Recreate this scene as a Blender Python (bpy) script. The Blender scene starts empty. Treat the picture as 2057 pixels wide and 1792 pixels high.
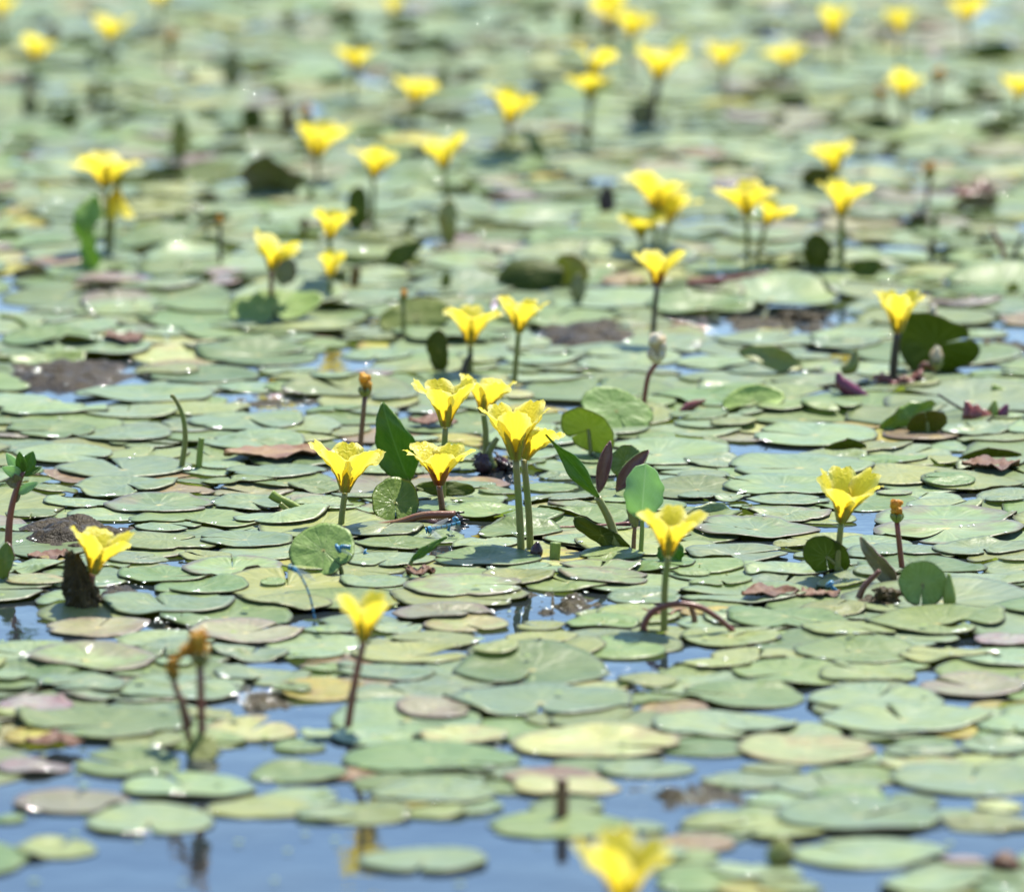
import bpy, math, random
import numpy as np
from mathutils import Vector, Matrix, noise as mnoise

# ------------------------------------------------------------------ camera, sky, sun, exposure
S = bpy.context.scene
C = S.collection
FPX, IW, IH = 16000.0, 2057.0, 1792.0          # focal length in picture units, picture size in the same units
CAM_H = 0.66
PITCH = math.atan(2400.0 / FPX)
cam = bpy.data.cameras.new("camera")
cam_o = bpy.data.objects.new("camera", cam)
C.objects.link(cam_o)
cam_o.location = (0, 0, CAM_H)
cam_o.rotation_euler = (math.pi / 2 - PITCH, 0, 0)
cam.sensor_fit = 'HORIZONTAL'
cam.sensor_width = 36.0
cam.lens = 36.0 * FPX / IW
cam.clip_start, cam.clip_end = 0.05, 3000
S.camera = cam_o
FWD = Vector((0, math.cos(PITCH), -math.sin(PITCH)))
UPV = Vector((0, math.sin(PITCH), math.cos(PITCH)))

def ray(px, py):
    return FWD + Vector((1, 0, 0)) * ((px - IW / 2) / FPX) - UPV * ((py - IH / 2) / FPX)
def G(px, py, z=0.0):                            # layout point -> place on the water
    d = ray(px, py); t = (z - CAM_H) / d.z
    return Vector((0, 0, CAM_H)) + d * t
def PT(px, py, Y):                               # layout point -> place on the upright plane at depth Y
    d = ray(px, py); t = Y / d.y
    return Vector((0, 0, CAM_H)) + d * t
def SC(Y, z=0.0):                                # picture units per metre at depth Y
    p = Vector((0, Y, z - CAM_H)); return FPX / p.dot(FWD)
def PROJ(p):
    q = Vector(p) - Vector((0, 0, CAM_H)); d = q.dot(FWD)
    return IW / 2 + FPX * q.x / d, IH / 2 - FPX * q.dot(UPV) / d

cam.dof.use_dof = True
cam.dof.focus_distance = (G(1028, 1070) - Vector((0, 0, CAM_H))).dot(FWD)
cam.dof.aperture_fstop = cam.lens / 27.0
cam.dof.aperture_blades = 9

SUN_EL, SUN_AZ = math.radians(62), math.radians(28)      # azimuth from +Y (away from camera) towards +X
w = bpy.data.worlds.new("World"); S.world = w; w.use_nodes = True
nt = w.node_tree; nt.nodes.clear()
sky = nt.nodes.new('ShaderNodeTexSky'); sky.sky_type = 'NISHITA'; sky.sun_disc = False
sky.sun_elevation = SUN_EL; sky.sun_rotation = SUN_AZ
sky.air_density = 1.0; sky.dust_density = 0.1; sky.ozone_density = 4.5
bg = nt.nodes.new('ShaderNodeBackground'); bg.inputs['Strength'].default_value = 0.115
wo = nt.nodes.new('ShaderNodeOutputWorld')
nt.links.new(sky.outputs[0], bg.inputs[0]); nt.links.new(bg.outputs[0], wo.inputs[0])

sl = bpy.data.lights.new("sun", 'SUN'); so = bpy.data.objects.new("sun", sl); C.objects.link(so)
sl.energy = 4.9; sl.angle = math.radians(0.5); sl.color = (1.0, 0.94, 0.84)
sdir = Vector((math.sin(SUN_AZ) * math.cos(SUN_EL), math.cos(SUN_AZ) * math.cos(SUN_EL), math.sin(SUN_EL)))
so.rotation_euler = sdir.to_track_quat('Z', 'Y').to_euler()
so.location = (0, 4, 6)
S.view_settings.view_transform = 'Standard'; S.view_settings.look = 'None'
S.view_settings.gamma = 1.0; S.view_settings.exposure = 1.06
S.cycles.max_bounces = 8; S.cycles.transmission_bounces = 4
S.cycles.use_denoising = True

rnd = random.Random(7)
nr = np.random.RandomState(11)

# ------------------------------------------------------------------ materials
class NT:
    def __init__(s, name):
        s.m = bpy.data.materials.new(name); s.m.use_nodes = True
        s.t = s.m.node_tree; s.t.nodes.clear()
        s.out = s.n('ShaderNodeOutputMaterial')
    def n(s, typ, **kw):
        nd = s.t.nodes.new(typ)
        for k, v in kw.items(): setattr(nd, k, v)
        return nd
    def l(s, a, b): s.t.links.new(a, b)
    def val(s, sock, v):
        if hasattr(v, 'is_linked') or isinstance(v, bpy.types.NodeSocket): s.l(v, sock)
        else: sock.default_value = v
    def math(s, op, a, b=None, clamp=False):
        nd = s.n('ShaderNodeMath', operation=op, use_clamp=clamp)
        s.val(nd.inputs[0], a)
        if b is not None: s.val(nd.inputs[1], b)
        return nd.outputs[0]
    def step(s, x, lo, hi):
        nd = s.n('ShaderNodeMapRange', interpolation_type='SMOOTHSTEP')
        s.val(nd.inputs[0], x); nd.inputs[1].default_value = lo; nd.inputs[2].default_value = hi
        return nd.outputs[0]
    def mix(s, f, a, b):
        nd = s.n('ShaderNodeMix', data_type='RGBA')
        s.val(nd.inputs[0], f)
        for k, v in ((6, a), (7, b)):
            if isinstance(v, tuple): nd.inputs[k].default_value = (*v, 1)
            else: s.l(v, nd.inputs[k])
        return nd.outputs[2]
    def noise(s, vec, scale, detail=2, w=None, rough=0.5):
        nd = s.n('ShaderNodeTexNoise', noise_dimensions='4D' if w is not None else '3D')
        if vec is not None: s.l(vec, nd.inputs['Vector'])
        nd.inputs['Scale'].default_value = scale; nd.inputs['Detail'].default_value = detail
        nd.inputs['Roughness'].default_value = rough
        if w is not None: s.val(nd.inputs['W'], w)
        return nd.outputs[0]
    def bump(s, h, strength, dist):
        nd = s.n('ShaderNodeBump'); nd.inputs['Strength'].default_value = strength
        nd.inputs['Distance'].default_value = dist; s.l(h, nd.inputs['Height']); return nd.outputs[0]
    def bsdf(s, col, rough, normal=None, ior=1.45, trans=0.0, tcol=None, spec=0.5, coat=0.0):
        p = s.n('ShaderNodeBsdfPrincipled')
        if isinstance(col, tuple): p.inputs['Base Color'].default_value = (*col, 1)
        else: s.l(col, p.inputs['Base Color'])
        s.val(p.inputs['Roughness'], rough)
        p.inputs['IOR'].default_value = ior; p.inputs['Specular IOR Level'].default_value = spec
        if normal is not None: s.l(normal, p.inputs['Normal'])
        p.inputs['Coat Weight'].default_value = coat; p.inputs['Coat Roughness'].default_value = 0.2
        if normal is not None and coat > 0: s.l(normal, p.inputs['Coat Normal'])
        sh = p.outputs[0]
        if trans > 0:
            t = s.n('ShaderNodeBsdfTranslucent')
            c = tcol if tcol is not None else col
            if isinstance(c, tuple): t.inputs[0].default_value = (*c, 1)
            else: s.l(c, t.inputs[0])
            mx = s.n('ShaderNodeMixShader'); mx.inputs[0].default_value = trans
            s.l(sh, mx.inputs[1]); s.l(t.outputs[0], mx.inputs[2]); sh = mx.outputs[0]
        s.l(sh, s.out.inputs[0]); s.p = p
        return s.m

def pad_material(name, ca, cb, rim, rim_w=0.08, spots=0.5, rough=0.36, trans=0.16, patch=None, patch_amt=0.0, gloss=1.0):
    k = NT(name)
    uv = k.n('ShaderNodeUVMap', uv_map='pad_uv').outputs[0]
    rd = k.n('ShaderNodeAttribute', attribute_name='pad_random', attribute_type='GEOMETRY').outputs['Fac']
    W = k.math('MULTIPLY', rd, 60.0)
    v = k.n('ShaderNodeVectorMath', operation='SUBTRACT'); k.l(uv, v.inputs[0]); v.inputs[1].default_value = (0.5, 0.5, 0)
    ln = k.n('ShaderNodeVectorMath', operation='LENGTH'); k.l(v.outputs[0], ln.inputs[0])
    r = k.math('MULTIPLY', ln.outputs['Value'], 2.0)
    sp = k.n('ShaderNodeSeparateXYZ'); k.l(v.outputs[0], sp.inputs[0])
    ang = k.math('ARCTAN2', sp.outputs[1], sp.outputs[0])
    n1 = k.noise(v.outputs[0], 3.2, 3, W)
    n2 = k.noise(v.outputs[0], 11.0, 4, W, 0.6)
    n3 = k.noise(v.outputs[0], 34.0, 2, W)
    base = k.mix(k.step(n1, 0.34, 0.68), ca, cb)
    # per pad lightness
    hs = k.n('ShaderNodeHueSaturation'); k.l(base, hs.inputs['Color'])
    fr = k.math('FRACT', k.math('MULTIPLY', rd, 7.13))
    k.l(k.math('ADD', k.math('MULTIPLY', fr, 0.5), 0.78), hs.inputs['Value'])
    fr2 = k.math('FRACT', k.math('MULTIPLY', rd, 13.7))
    k.l(k.math('ADD', k.math('MULTIPLY', fr2, 0.035), 0.4825), hs.inputs['Hue'])
    col = hs.outputs[0]
    if patch is not None:
        np_ = k.noise(v.outputs[0], 2.1, 3, k.math('ADD', W, 9.0), 0.62)
        pm = k.math('MULTIPLY', k.step(k.math('ADD', np_, k.math('MULTIPLY', r, 0.12)), 0.56, 0.70), patch_amt)
        col = k.mix(pm, col, patch)
    # veins: a forked fan from the centre
    va = k.math('ADD', k.math('MULTIPLY', ang, 6.5), k.math('MULTIPLY', n1, 3.0))
    vv = k.math('POWER', k.math('ABSOLUTE', k.math('COSINE', va)), 26.0)
    cb_ = k.n('ShaderNodeCombineXYZ'); k.l(k.math('MULTIPLY', ang, 5.0), cb_.inputs[0]); k.l(k.math('MULTIPLY', r, 1.1), cb_.inputs[1])
    st = k.noise(cb_.outputs[0], 2.6, 4, W, 0.62)
    dk_ = k.n('ShaderNodeMix', data_type='RGBA', blend_type='MULTIPLY'); k.l(k.math('MULTIPLY', k.step(r, 0.1, 0.5), 0.8), dk_.inputs[0]); k.l(col, dk_.inputs[6])
    k.l(k.mix(k.step(st, 0.32, 0.68), (0.64, 0.73, 0.52), (1.22, 1.20, 1.16)), dk_.inputs[7]); col = dk_.outputs[2]
    vm = k.math('MULTIPLY', k.math('MULTIPLY', vv, k.step(r, 0.92, 0.25)), 0.42)
    col = k.mix(vm, col, (0.30, 0.36, 0.14))
    col = k.mix(k.math('MULTIPLY', k.step(n2, 0.56, 0.70), 0.5 * spots), col, (0.13, 0.12, 0.05))
    col = k.mix(k.math('MULTIPLY', k.step(n3, 0.68, 0.76), 0.6 * spots), col, (0.10, 0.065, 0.035))
    # yellow eye where the petiole joins
    col = k.mix(k.math('MULTIPLY', k.step(k.math('ADD', r, k.math('MULTIPLY', n2, 0.08)), 0.135, 0.05), 0.75), col, (0.52, 0.43, 0.13))
    # rim
    rn = k.math('ADD', r, k.math('MULTIPLY', k.math('SUBTRACT', n2, 0.5), rim_w * 2.2))
    rm = k.step(rn, 1.0 - rim_w, 1.005)
    col = k.mix(k.math('MULTIPLY', rm, 0.62), col, rim)
    h = k.math('ADD', k.math('MULTIPLY', n2, 0.4), k.math('SUBTRACT', k.math('MULTIPLY', n1, 2.6), k.math('MULTIPLY', vv, 0.12)))
    nrm = k.bump(h, 0.4, 0.0020)
    rg = k.math('ADD', k.math('MULTIPLY', n2, 0.22), rough - 0.02)
    tc = k.mix(0.55, col, (0.36, 0.52, 0.04))
    m = k.bsdf(col, rg, nrm, trans=trans, tcol=tc, spec=0.6 * gloss)
    k.p.inputs['Sheen Weight'].default_value = 0.13 * gloss; k.p.inputs['Sheen Roughness'].default_value = 0.45; k.p.inputs['Sheen Tint'].default_value = (0.80, 0.93, 1.0, 1)
    return m

RIM = (0.05, 0.032, 0.022)
PM = {
 'm': pad_material('pad_mint', (0.154, 0.216, 0.112), (0.192, 0.245, 0.076), RIM, 0.07, 0.35, trans=0.22),
 'g': pad_material('pad_green', (0.125, 0.19, 0.036), (0.180, 0.240, 0.066), RIM, 0.06, 0.4, trans=0.3),
 'y': pad_material('pad_yellow_green', (0.26, 0.28, 0.062), (0.22, 0.255, 0.085), RIM, 0.08, 0.6, trans=0.3),
 't': pad_material('pad_tan', (0.30, 0.30, 0.085), (0.25, 0.28, 0.09), (0.14, 0.08, 0.04), 0.10, 1.0, patch=(0.27, 0.17, 0.06), patch_amt=0.5),
 'o': pad_material('pad_olive', (0.19, 0.18, 0.07), (0.22, 0.20, 0.10), (0.09, 0.045, 0.05), 0.12, 1.0, patch=(0.16, 0.09, 0.07), patch_amt=0.5),
 'p': pad_material('pad_purple', (0.20, 0.14, 0.13), (0.23, 0.20, 0.16), (0.12, 0.05, 0.06), 0.10, 0.8, patch=(0.20, 0.06, 0.07), patch_amt=0.5),
 'Y': pad_material('pad_yellow', (0.50, 0.42, 0.055), (0.42, 0.39, 0.07), (0.25, 0.13, 0.04), 0.10, 0.8, trans=0.4, patch=(0.28, 0.14, 0.04), patch_amt=0.5),
 'r': pad_material('pad_rust', (0.19, 0.105, 0.03), (0.16, 0.09, 0.028), (0.08, 0.04, 0.02), 0.12, 1.0, patch=(0.30, 0.22, 0.06), patch_amt=0.7),
 'b': pad_material('pad_mint_browned', (0.160, 0.222, 0.09), (0.17, 0.225, 0.045), (0.10, 0.05, 0.045), 0.17, 0.8, patch=(0.17, 0.11, 0.07), patch_amt=0.55),
 'd': pad_material('leaf_dark_green', (0.055, 0.080, 0.010), (0.085, 0.110, 0.016), RIM, 0.06, 0.5, trans=0.3, rough=0.5, gloss=.4),
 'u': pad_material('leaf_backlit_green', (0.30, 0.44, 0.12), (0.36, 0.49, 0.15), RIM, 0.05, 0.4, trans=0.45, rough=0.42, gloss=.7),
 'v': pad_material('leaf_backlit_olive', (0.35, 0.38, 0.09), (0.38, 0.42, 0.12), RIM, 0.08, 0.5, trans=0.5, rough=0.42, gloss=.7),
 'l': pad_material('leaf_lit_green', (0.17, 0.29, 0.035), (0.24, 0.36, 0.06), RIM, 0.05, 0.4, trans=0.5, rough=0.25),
}
def flat_mat(name, col, rough=0.45, bump=0.0, bscale=200.0, col2=None, nscale=60, trans=0.0, tcol=None, ior=1.45):
    k = NT(name)
    tc = k.n('ShaderNodeTexCoord').outputs['Object']
    n = k.noise(tc, nscale, 4)
    c = k.mix(k.step(n, 0.35, 0.65), col, col2 if col2 else tuple(x * 0.7 for x in col))
    nrm = k.bump(k.noise(tc, bscale, 4, None, 0.65), bump, 0.002) if bump > 0 else None
    return k.bsdf(c, rough, nrm, trans=trans, tcol=tcol, ior=ior)

M_UNDER = flat_mat('pad_underside', (0.07, 0.08, 0.014), 0.5, col2=(0.075, 0.045, 0.025), nscale=35, trans=0.25, tcol=(0.26, 0.27, 0.01))
M_UNDER_P = flat_mat('leaf_underside_purple', (0.20, 0.10, 0.085), 0.3, 0.3, 400, (0.14, 0.06, 0.06), 70, trans=0.1, tcol=(0.3, 0.16, 0.05))
M_STEM_G = flat_mat('stem_green', (0.15, 0.19, 0.035), 0.35, 0.2, 500, (0.20, 0.17, 0.05), 50)
M_STEM_B = flat_mat('stem_brown', (0.17, 0.095, 0.04), 0.35, 0.2, 500, (0.15, 0.05, 0.03), 60)
M_STEM_R = flat_mat('stem_red', (0.22, 0.055, 0.035), 0.3, 0.2, 500, (0.13, 0.05, 0.03), 60)
M_STEM_D = flat_mat('stem_dark', (0.045, 0.035, 0.018), 0.35, 0.2, 500, (0.03, 0.03, 0.015), 60)
M_STEM_L = flat_mat('stem_light_green', (0.24, 0.33, 0.06), 0.35, 0.2, 500, (0.20, 0.25, 0.05), 60, trans=0.2)
M_ROOT = flat_mat('root_dark', (0.06, 0.025, 0.028), 0.2, 0.4, 300, (0.035, 0.03, 0.02), 60)
M_BUD_R = flat_mat('bud_red', (0.24, 0.06, 0.055), 0.25, 0.2, 300, (0.16, 0.07, 0.04), 80)
M_BUD_P = flat_mat('bud_purple', (0.17, 0.04, 0.075), 0.25, 0.2, 300, (0.10, 0.03, 0.05), 80)
M_SHRIV_O = flat_mat('withered_orange', (0.82, 0.47, 0.05), 0.5, 0.5, 500, (0.58, 0.25, 0.02), 160, trans=0.35)
M_SHRIV_W = flat_mat('withered_white', (0.84, 0.80, 0.68), 0.5, 0.5, 500, (0.70, 0.58, 0.36), 160, trans=0.4)
M_DRY = flat_mat('dry_leaf', (0.13, 0.055, 0.018), 0.6, 0.4, 250, (0.09, 0.04, 0.02), 40, trans=0.12)
M_DRY_P = flat_mat('dry_leaf_pale', (0.24, 0.15, 0.06), 0.6, 0.4, 250, (0.15, 0.07, 0.035), 40, trans=0.12)
M_BLUE = flat_mat('damselfly_blue', (0.05, 0.20, 0.34), 0.35, col2=(0.07, 0.24, 0.38), nscale=200)
M_BLACK = flat_mat('damselfly_black', (0.012, 0.014, 0.016), 0.3)

def wing_mat():
    k = NT('damselfly_wing')
    p = k.n('ShaderNodeBsdfPrincipled'); p.inputs['Base Color'].default_value = (0.5, 0.52, 0.5, 1); p.inputs['Roughness'].default_value = 0.2
    t = k.n('ShaderNodeBsdfTransparent'); mx = k.n('ShaderNodeMixShader'); mx.inputs[0].default_value = 0.35
    k.l(t.outputs[0], mx.inputs[1]); k.l(p.outputs[0], mx.inputs[2]); k.l(mx.outputs[0], k.out.inputs[0]); return k.m
M_WING = wing_mat()

def petal_mat():
    k = NT('petal_yellow')
    uv = k.n('ShaderNodeUVMap', uv_map='pad_uv').outputs[0]
    sp = k.n('ShaderNodeSeparateXYZ'); k.l(uv, sp.inputs[0])
    v = k.math('ABSOLUTE', k.math('SUBTRACT', k.math('MULTIPLY', sp.outputs[0], 2.0), 1.0)); s = sp.outputs[1]
    tc = k.n('ShaderNodeTexCoord').outputs['Object']
    n = k.noise(tc, 240, 3)
    col = k.mix(k.step(s, 0.0, 0.55), (0.76, 0.52, 0.012), (0.78, 0.67, 0.05))
    pale = k.math('MULTIPLY', k.step(k.math('ADD', v, k.math('MULTIPLY', n, 0.4)), 0.62, 1.2), k.step(s, 0.25, 0.6))
    col = k.mix(k.math('MULTIPLY', pale, 0.9), col, (0.86, 0.80, 0.26))
    mid = k.math('MULTIPLY', k.step(v, 0.16, 0.0), k.step(s, 0.75, 0.1))
    col = k.mix(k.math('MULTIPLY', mid, 0.3), col, (0.75, 0.40, 0.01))
    vw = k.math('MULTIPLY', k.math('SUBTRACT', sp.outputs[0], 0.5), k.math('SUBTRACT', 1.35, s))
    vl = k.math('POWER', k.math('ABSOLUTE', k.math('COSINE', k.math('ADD', k.math('MULTIPLY', vw, 46.0), k.math('MULTIPLY', n, 2.5)))), 8.0)
    col = k.mix(k.math('MULTIPLY', vl, 0.30), col, (0.62, 0.40, 0.012))
    # crinkles run across the thin margins
    wv = k.n('ShaderNodeTexWave', wave_type='BANDS', bands_direction='Y'); k.l(uv, wv.inputs['Vector'])
    wv.inputs['Scale'].default_value = 2.2; wv.inputs['Distortion'].default_value = 16.0; wv.inputs['Detail'].default_value = 3; wv.inputs['Detail Scale'].default_value = 1.6
    nrm = k.bump(k.math('ADD', k.math('ADD', wv.outputs['Fac'], n), k.math('MULTIPLY', vl, 0.4)), 0.35, 0.0005)
    return k.bsdf(col, 0.42, nrm, trans=0.5, tcol=k.mix(0.35, col, (0.92, 0.76, 0.05)), spec=0.35)
M_PETAL = petal_mat()

def sepal_mat(name, c1, c2, ct):
    k = NT(name)
    uv = k.n('ShaderNodeUVMap', uv_map='pad_uv').outputs[0]
    sp = k.n('ShaderNodeSeparateXYZ'); k.l(uv, sp.inputs[0])
    tc = k.n('ShaderNodeTexCoord').outputs['Object']
    n = k.noise(tc, 300, 3)
    v = k.math('ABSOLUTE', k.math('SUBTRACT', k.math('MULTIPLY', sp.outputs[0], 2.0), 1.0))
    col = k.mix(k.step(k.math('ADD', v, n), 0.7, 1.4), c1, c2)
    return k.bsdf(col, 0.35, None, trans=0.35, tcol=ct)
M_SEPAL_G = sepal_mat('sepal_green', (0.24, 0.27, 0.04), (0.20, 0.15, 0.035), (0.5, 0.48, 0.03))
M_SEPAL_R = sepal_mat('sepal_maroon', (0.12, 0.055, 0.02), (0.17, 0.035, 0.02), (0.35, 0.15, 0.02))

def algae_mat(name, c1, c2, c3):
    k = NT(name)
    tc = k.n('ShaderNodeTexCoord').outputs['Object']
    n1 = k.noise(tc, 45, 4, None, 0.6); n2 = k.noise(tc, 340, 4, None, 0.7)
    col = k.mix(k.step(n1, 0.35, 0.65), c1, c2)
    col = k.mix(k.math('MULTIPLY', k.step(n2, 0.56, 0.66), 0.7), col, c3)
    nrm = k.bump(k.math('ADD', n2, n1), 0.8, 0.0022)
    return k.bsdf(col, k.math('ADD', k.math('MULTIPLY', n2, 0.4), 0.22), nrm, spec=0.16)
M_ALGAE = algae_mat('algae_grey', (0.018, 0.012, 0.004), (0.036, 0.025, 0.008), (0.062, 0.045, 0.016))
M_ALGAE_O = algae_mat('algae_olive', (0.024, 0.018, 0.005), (0.045, 0.035, 0.009), (0.070, 0.056, 0.018))
M_MUD = algae_mat('mud_dark', (0.035, 0.026, 0.010), (0.065, 0.048, 0.018), (0.11, 0.085, 0.035))

def water_mat():
    k = NT('pond_water')
    g = k.n('ShaderNodeNewGeometry').outputs['Position']
    mp = k.n('ShaderNodeMapping'); k.l(g, mp.inputs[0]); mp.inputs['Scale'].default_value = (1.0, 0.8, 1.0)
    n1 = k.noise(mp.outputs[0], 9, 2); n2 = k.noise(mp.outputs[0], 42, 3, None, 0.55)
    h = k.math('ADD', k.math('MULTIPLY', n1, 1.0), k.math('MULTIPLY', n2, 0.30))
    nrm = k.bump(h, 0.35, 0.004)
    col = k.mix(k.step(n1, 0.35, 0.7), (0.010, 0.016, 0.024), (0.020, 0.024, 0.022))
    return k.bsdf(col, 0.035, nrm, ior=1.333, spec=0.42)
M_WATER = water_mat()
def drop_mat():
    k = NT('water_drop'); return k.bsdf((0.35, 0.40, 0.30), 0.10, None, ior=2.2, spec=0.9)  # refractive index set above water so the added drops glint in the sun
M_DROP = drop_mat()

# ------------------------------------------------------------------ object helpers
LAND = []                                        # (phrase, x, y): landmarks other labels may refer to
USED_LABELS = set()
def mesh_obj(name, verts, faces, mats, parent=None, uvs=None, midx=None, rand=None, smooth=True):
    me = bpy.data.meshes.new(name)
    me.from_pydata([tuple(map(float, v)) for v in verts], [], [tuple(f) for f in faces])
    if not isinstance(mats, (list, tuple)): mats = [mats]
    for m in mats: me.materials.append(m)
    if midx is not None: me.polygons.foreach_set('material_index', np.asarray(midx, dtype=np.int32))
    if uvs is not None:
        ul = me.uv_layers.new(name='pad_uv')
        li = np.empty(len(me.loops), dtype=np.int32); me.loops.foreach_get('vertex_index', li)
        ul.data.foreach_set('uv', np.asarray(uvs, dtype=np.float32)[li].ravel())
    if rand is not None:
        at = me.attributes.new('pad_random', 'FLOAT', 'POINT')
        at.data.foreach_set('value', np.broadcast_to(np.asarray(rand, dtype=np.float32), (len(me.vertices),)).copy())
    if smooth: me.polygons.foreach_set('use_smooth', np.ones(len(me.polygons), dtype=bool))
    o = bpy.data.objects.new(name, me); C.objects.link(o)
    if parent is not None: o.parent = parent
    return o
def tag(o, label, cat, group=None, kind=None, land=None, at=None):
    if label:
        o['label'] = label; USED_LABELS.add(label)
    if cat: o['category'] = cat
    if group: o['group'] = group
    if kind: o['kind'] = kind
    if land and at: LAND.append((land, at[0], at[1]))
    return o
def thing(name, loc, label, cat, group=None, land=None, at=None):
    o = bpy.data.objects.new(name, None); C.objects.link(o); o.location = loc
    o.empty_display_size = 0.02
    return tag(o, label, cat, group, None, land, at)

def smooth_path(pts, n=6):
    pts = [Vector(p) for p in pts]
    if len(pts) < 3: return [pts[0].lerp(pts[-1], i / (n)) for i in range(n + 1)]
    P = [2 * pts[0] - pts[1]] + pts + [2 * pts[-1] - pts[-2]]
    out = []
    for i in range(1, len(P) - 2):
        a, b, c, d = P[i - 1], P[i], P[i + 1], P[i + 2]
        for k in range(n):
            t = k / n
            out.append(0.5 * ((2 * b) + (c - a) * t + (2 * a - 5 * b + 4 * c - d) * t * t + (3 * b - a - 3 * c + d) * t ** 3))
    out.append(pts[-1]); return out
def tube_geo(pts, r0, r1, seg=8, prof=None, jitter=0.0):
    vs, fs = [], []; n = len(pts)
    ref = Vector((0.13, -1, 0.21))
    for i, p in enumerate(pts):
        d = (pts[min(i + 1, n - 1)] - pts[max(i - 1, 0)]).normalized()
        a = d.cross(ref).normalized(); b = d.cross(a).normalized()
        t = i / (n - 1); r = r0 + (r1 - r0) * t
        if prof: r = prof(t)
        for k in range(seg):
            an = 2 * math.pi * k / seg
            rr = r * (1 + (rnd.uniform(-jitter, jitter) if jitter else 0))
            vs.append(p + a * (rr * math.cos(an)) + b * (rr * math.sin(an)))
    for i in range(n - 1):
        for k in range(seg):
            k2 = (k + 1) % seg
            fs.append((i * seg + k, i * seg + k2, (i + 1) * seg + k2, (i + 1) * seg + k))
    fs.append(tuple(range(seg))[::-1]); fs.append(tuple((n - 1) * seg + k for k in range(seg)))
    return vs, fs
def tube(name, pts, r0, r1, mat, parent=None, seg=8, prof=None, n=6, off=None, jitter=0.0):
    pts = smooth_path(pts, n)
    if off is not None: pts = [p - off for p in pts]
    v, f = tube_geo(pts, r0, r1, seg, prof, jitter)
    return mesh_obj(name, v, f, mat, parent)
def merge(parts):
    V, F, MI = [], [], []
    for v, f, m in parts:
        o = len(V); V += list(v); F += [tuple(i + o for i in q) for q in f]; MI += [m] * len(f)
    return V, F, MI
def blob_geo(center, rx, ry, rz, seed, amp=0.25, freq=2.0, sub=12):
    vs, fs = [], []
    off = Vector((seed * 3.1, seed * 1.7, seed * 0.9))
    for i in range(sub + 1):
        th = math.pi * i / sub
        for k in range(2 * sub):
            ph = math.pi * k / sub
            d = Vector((math.sin(th) * math.cos(ph), math.sin(th) * math.sin(ph), math.cos(th)))
            q = 1 + amp * mnoise.fractal(d * freq + off, 1.0, 2.0, 4)
            vs.append(Vector(center) + Vector((d.x * rx, d.y * ry, d.z * rz)) * q)
    w_ = 2 * sub
    for i in range(sub):
        for k in range(w_):
            k2 = (k + 1) % w_
            fs.append((i * w_ + k, (i + 1) * w_ + k, (i + 1) * w_ + k2, i * w_ + k2))
    return vs, fs

# ------------------------------------------------------------------ water
xs = 600
wv_ = [(-xs, -60, 0), (xs, -60, 0), (xs, 1200, 0), (-xs, 1200, 0)]
water = mesh_obj('water', wv_, [(0, 1, 2, 3)], M_WATER); water['kind'] = 'structure'

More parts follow.
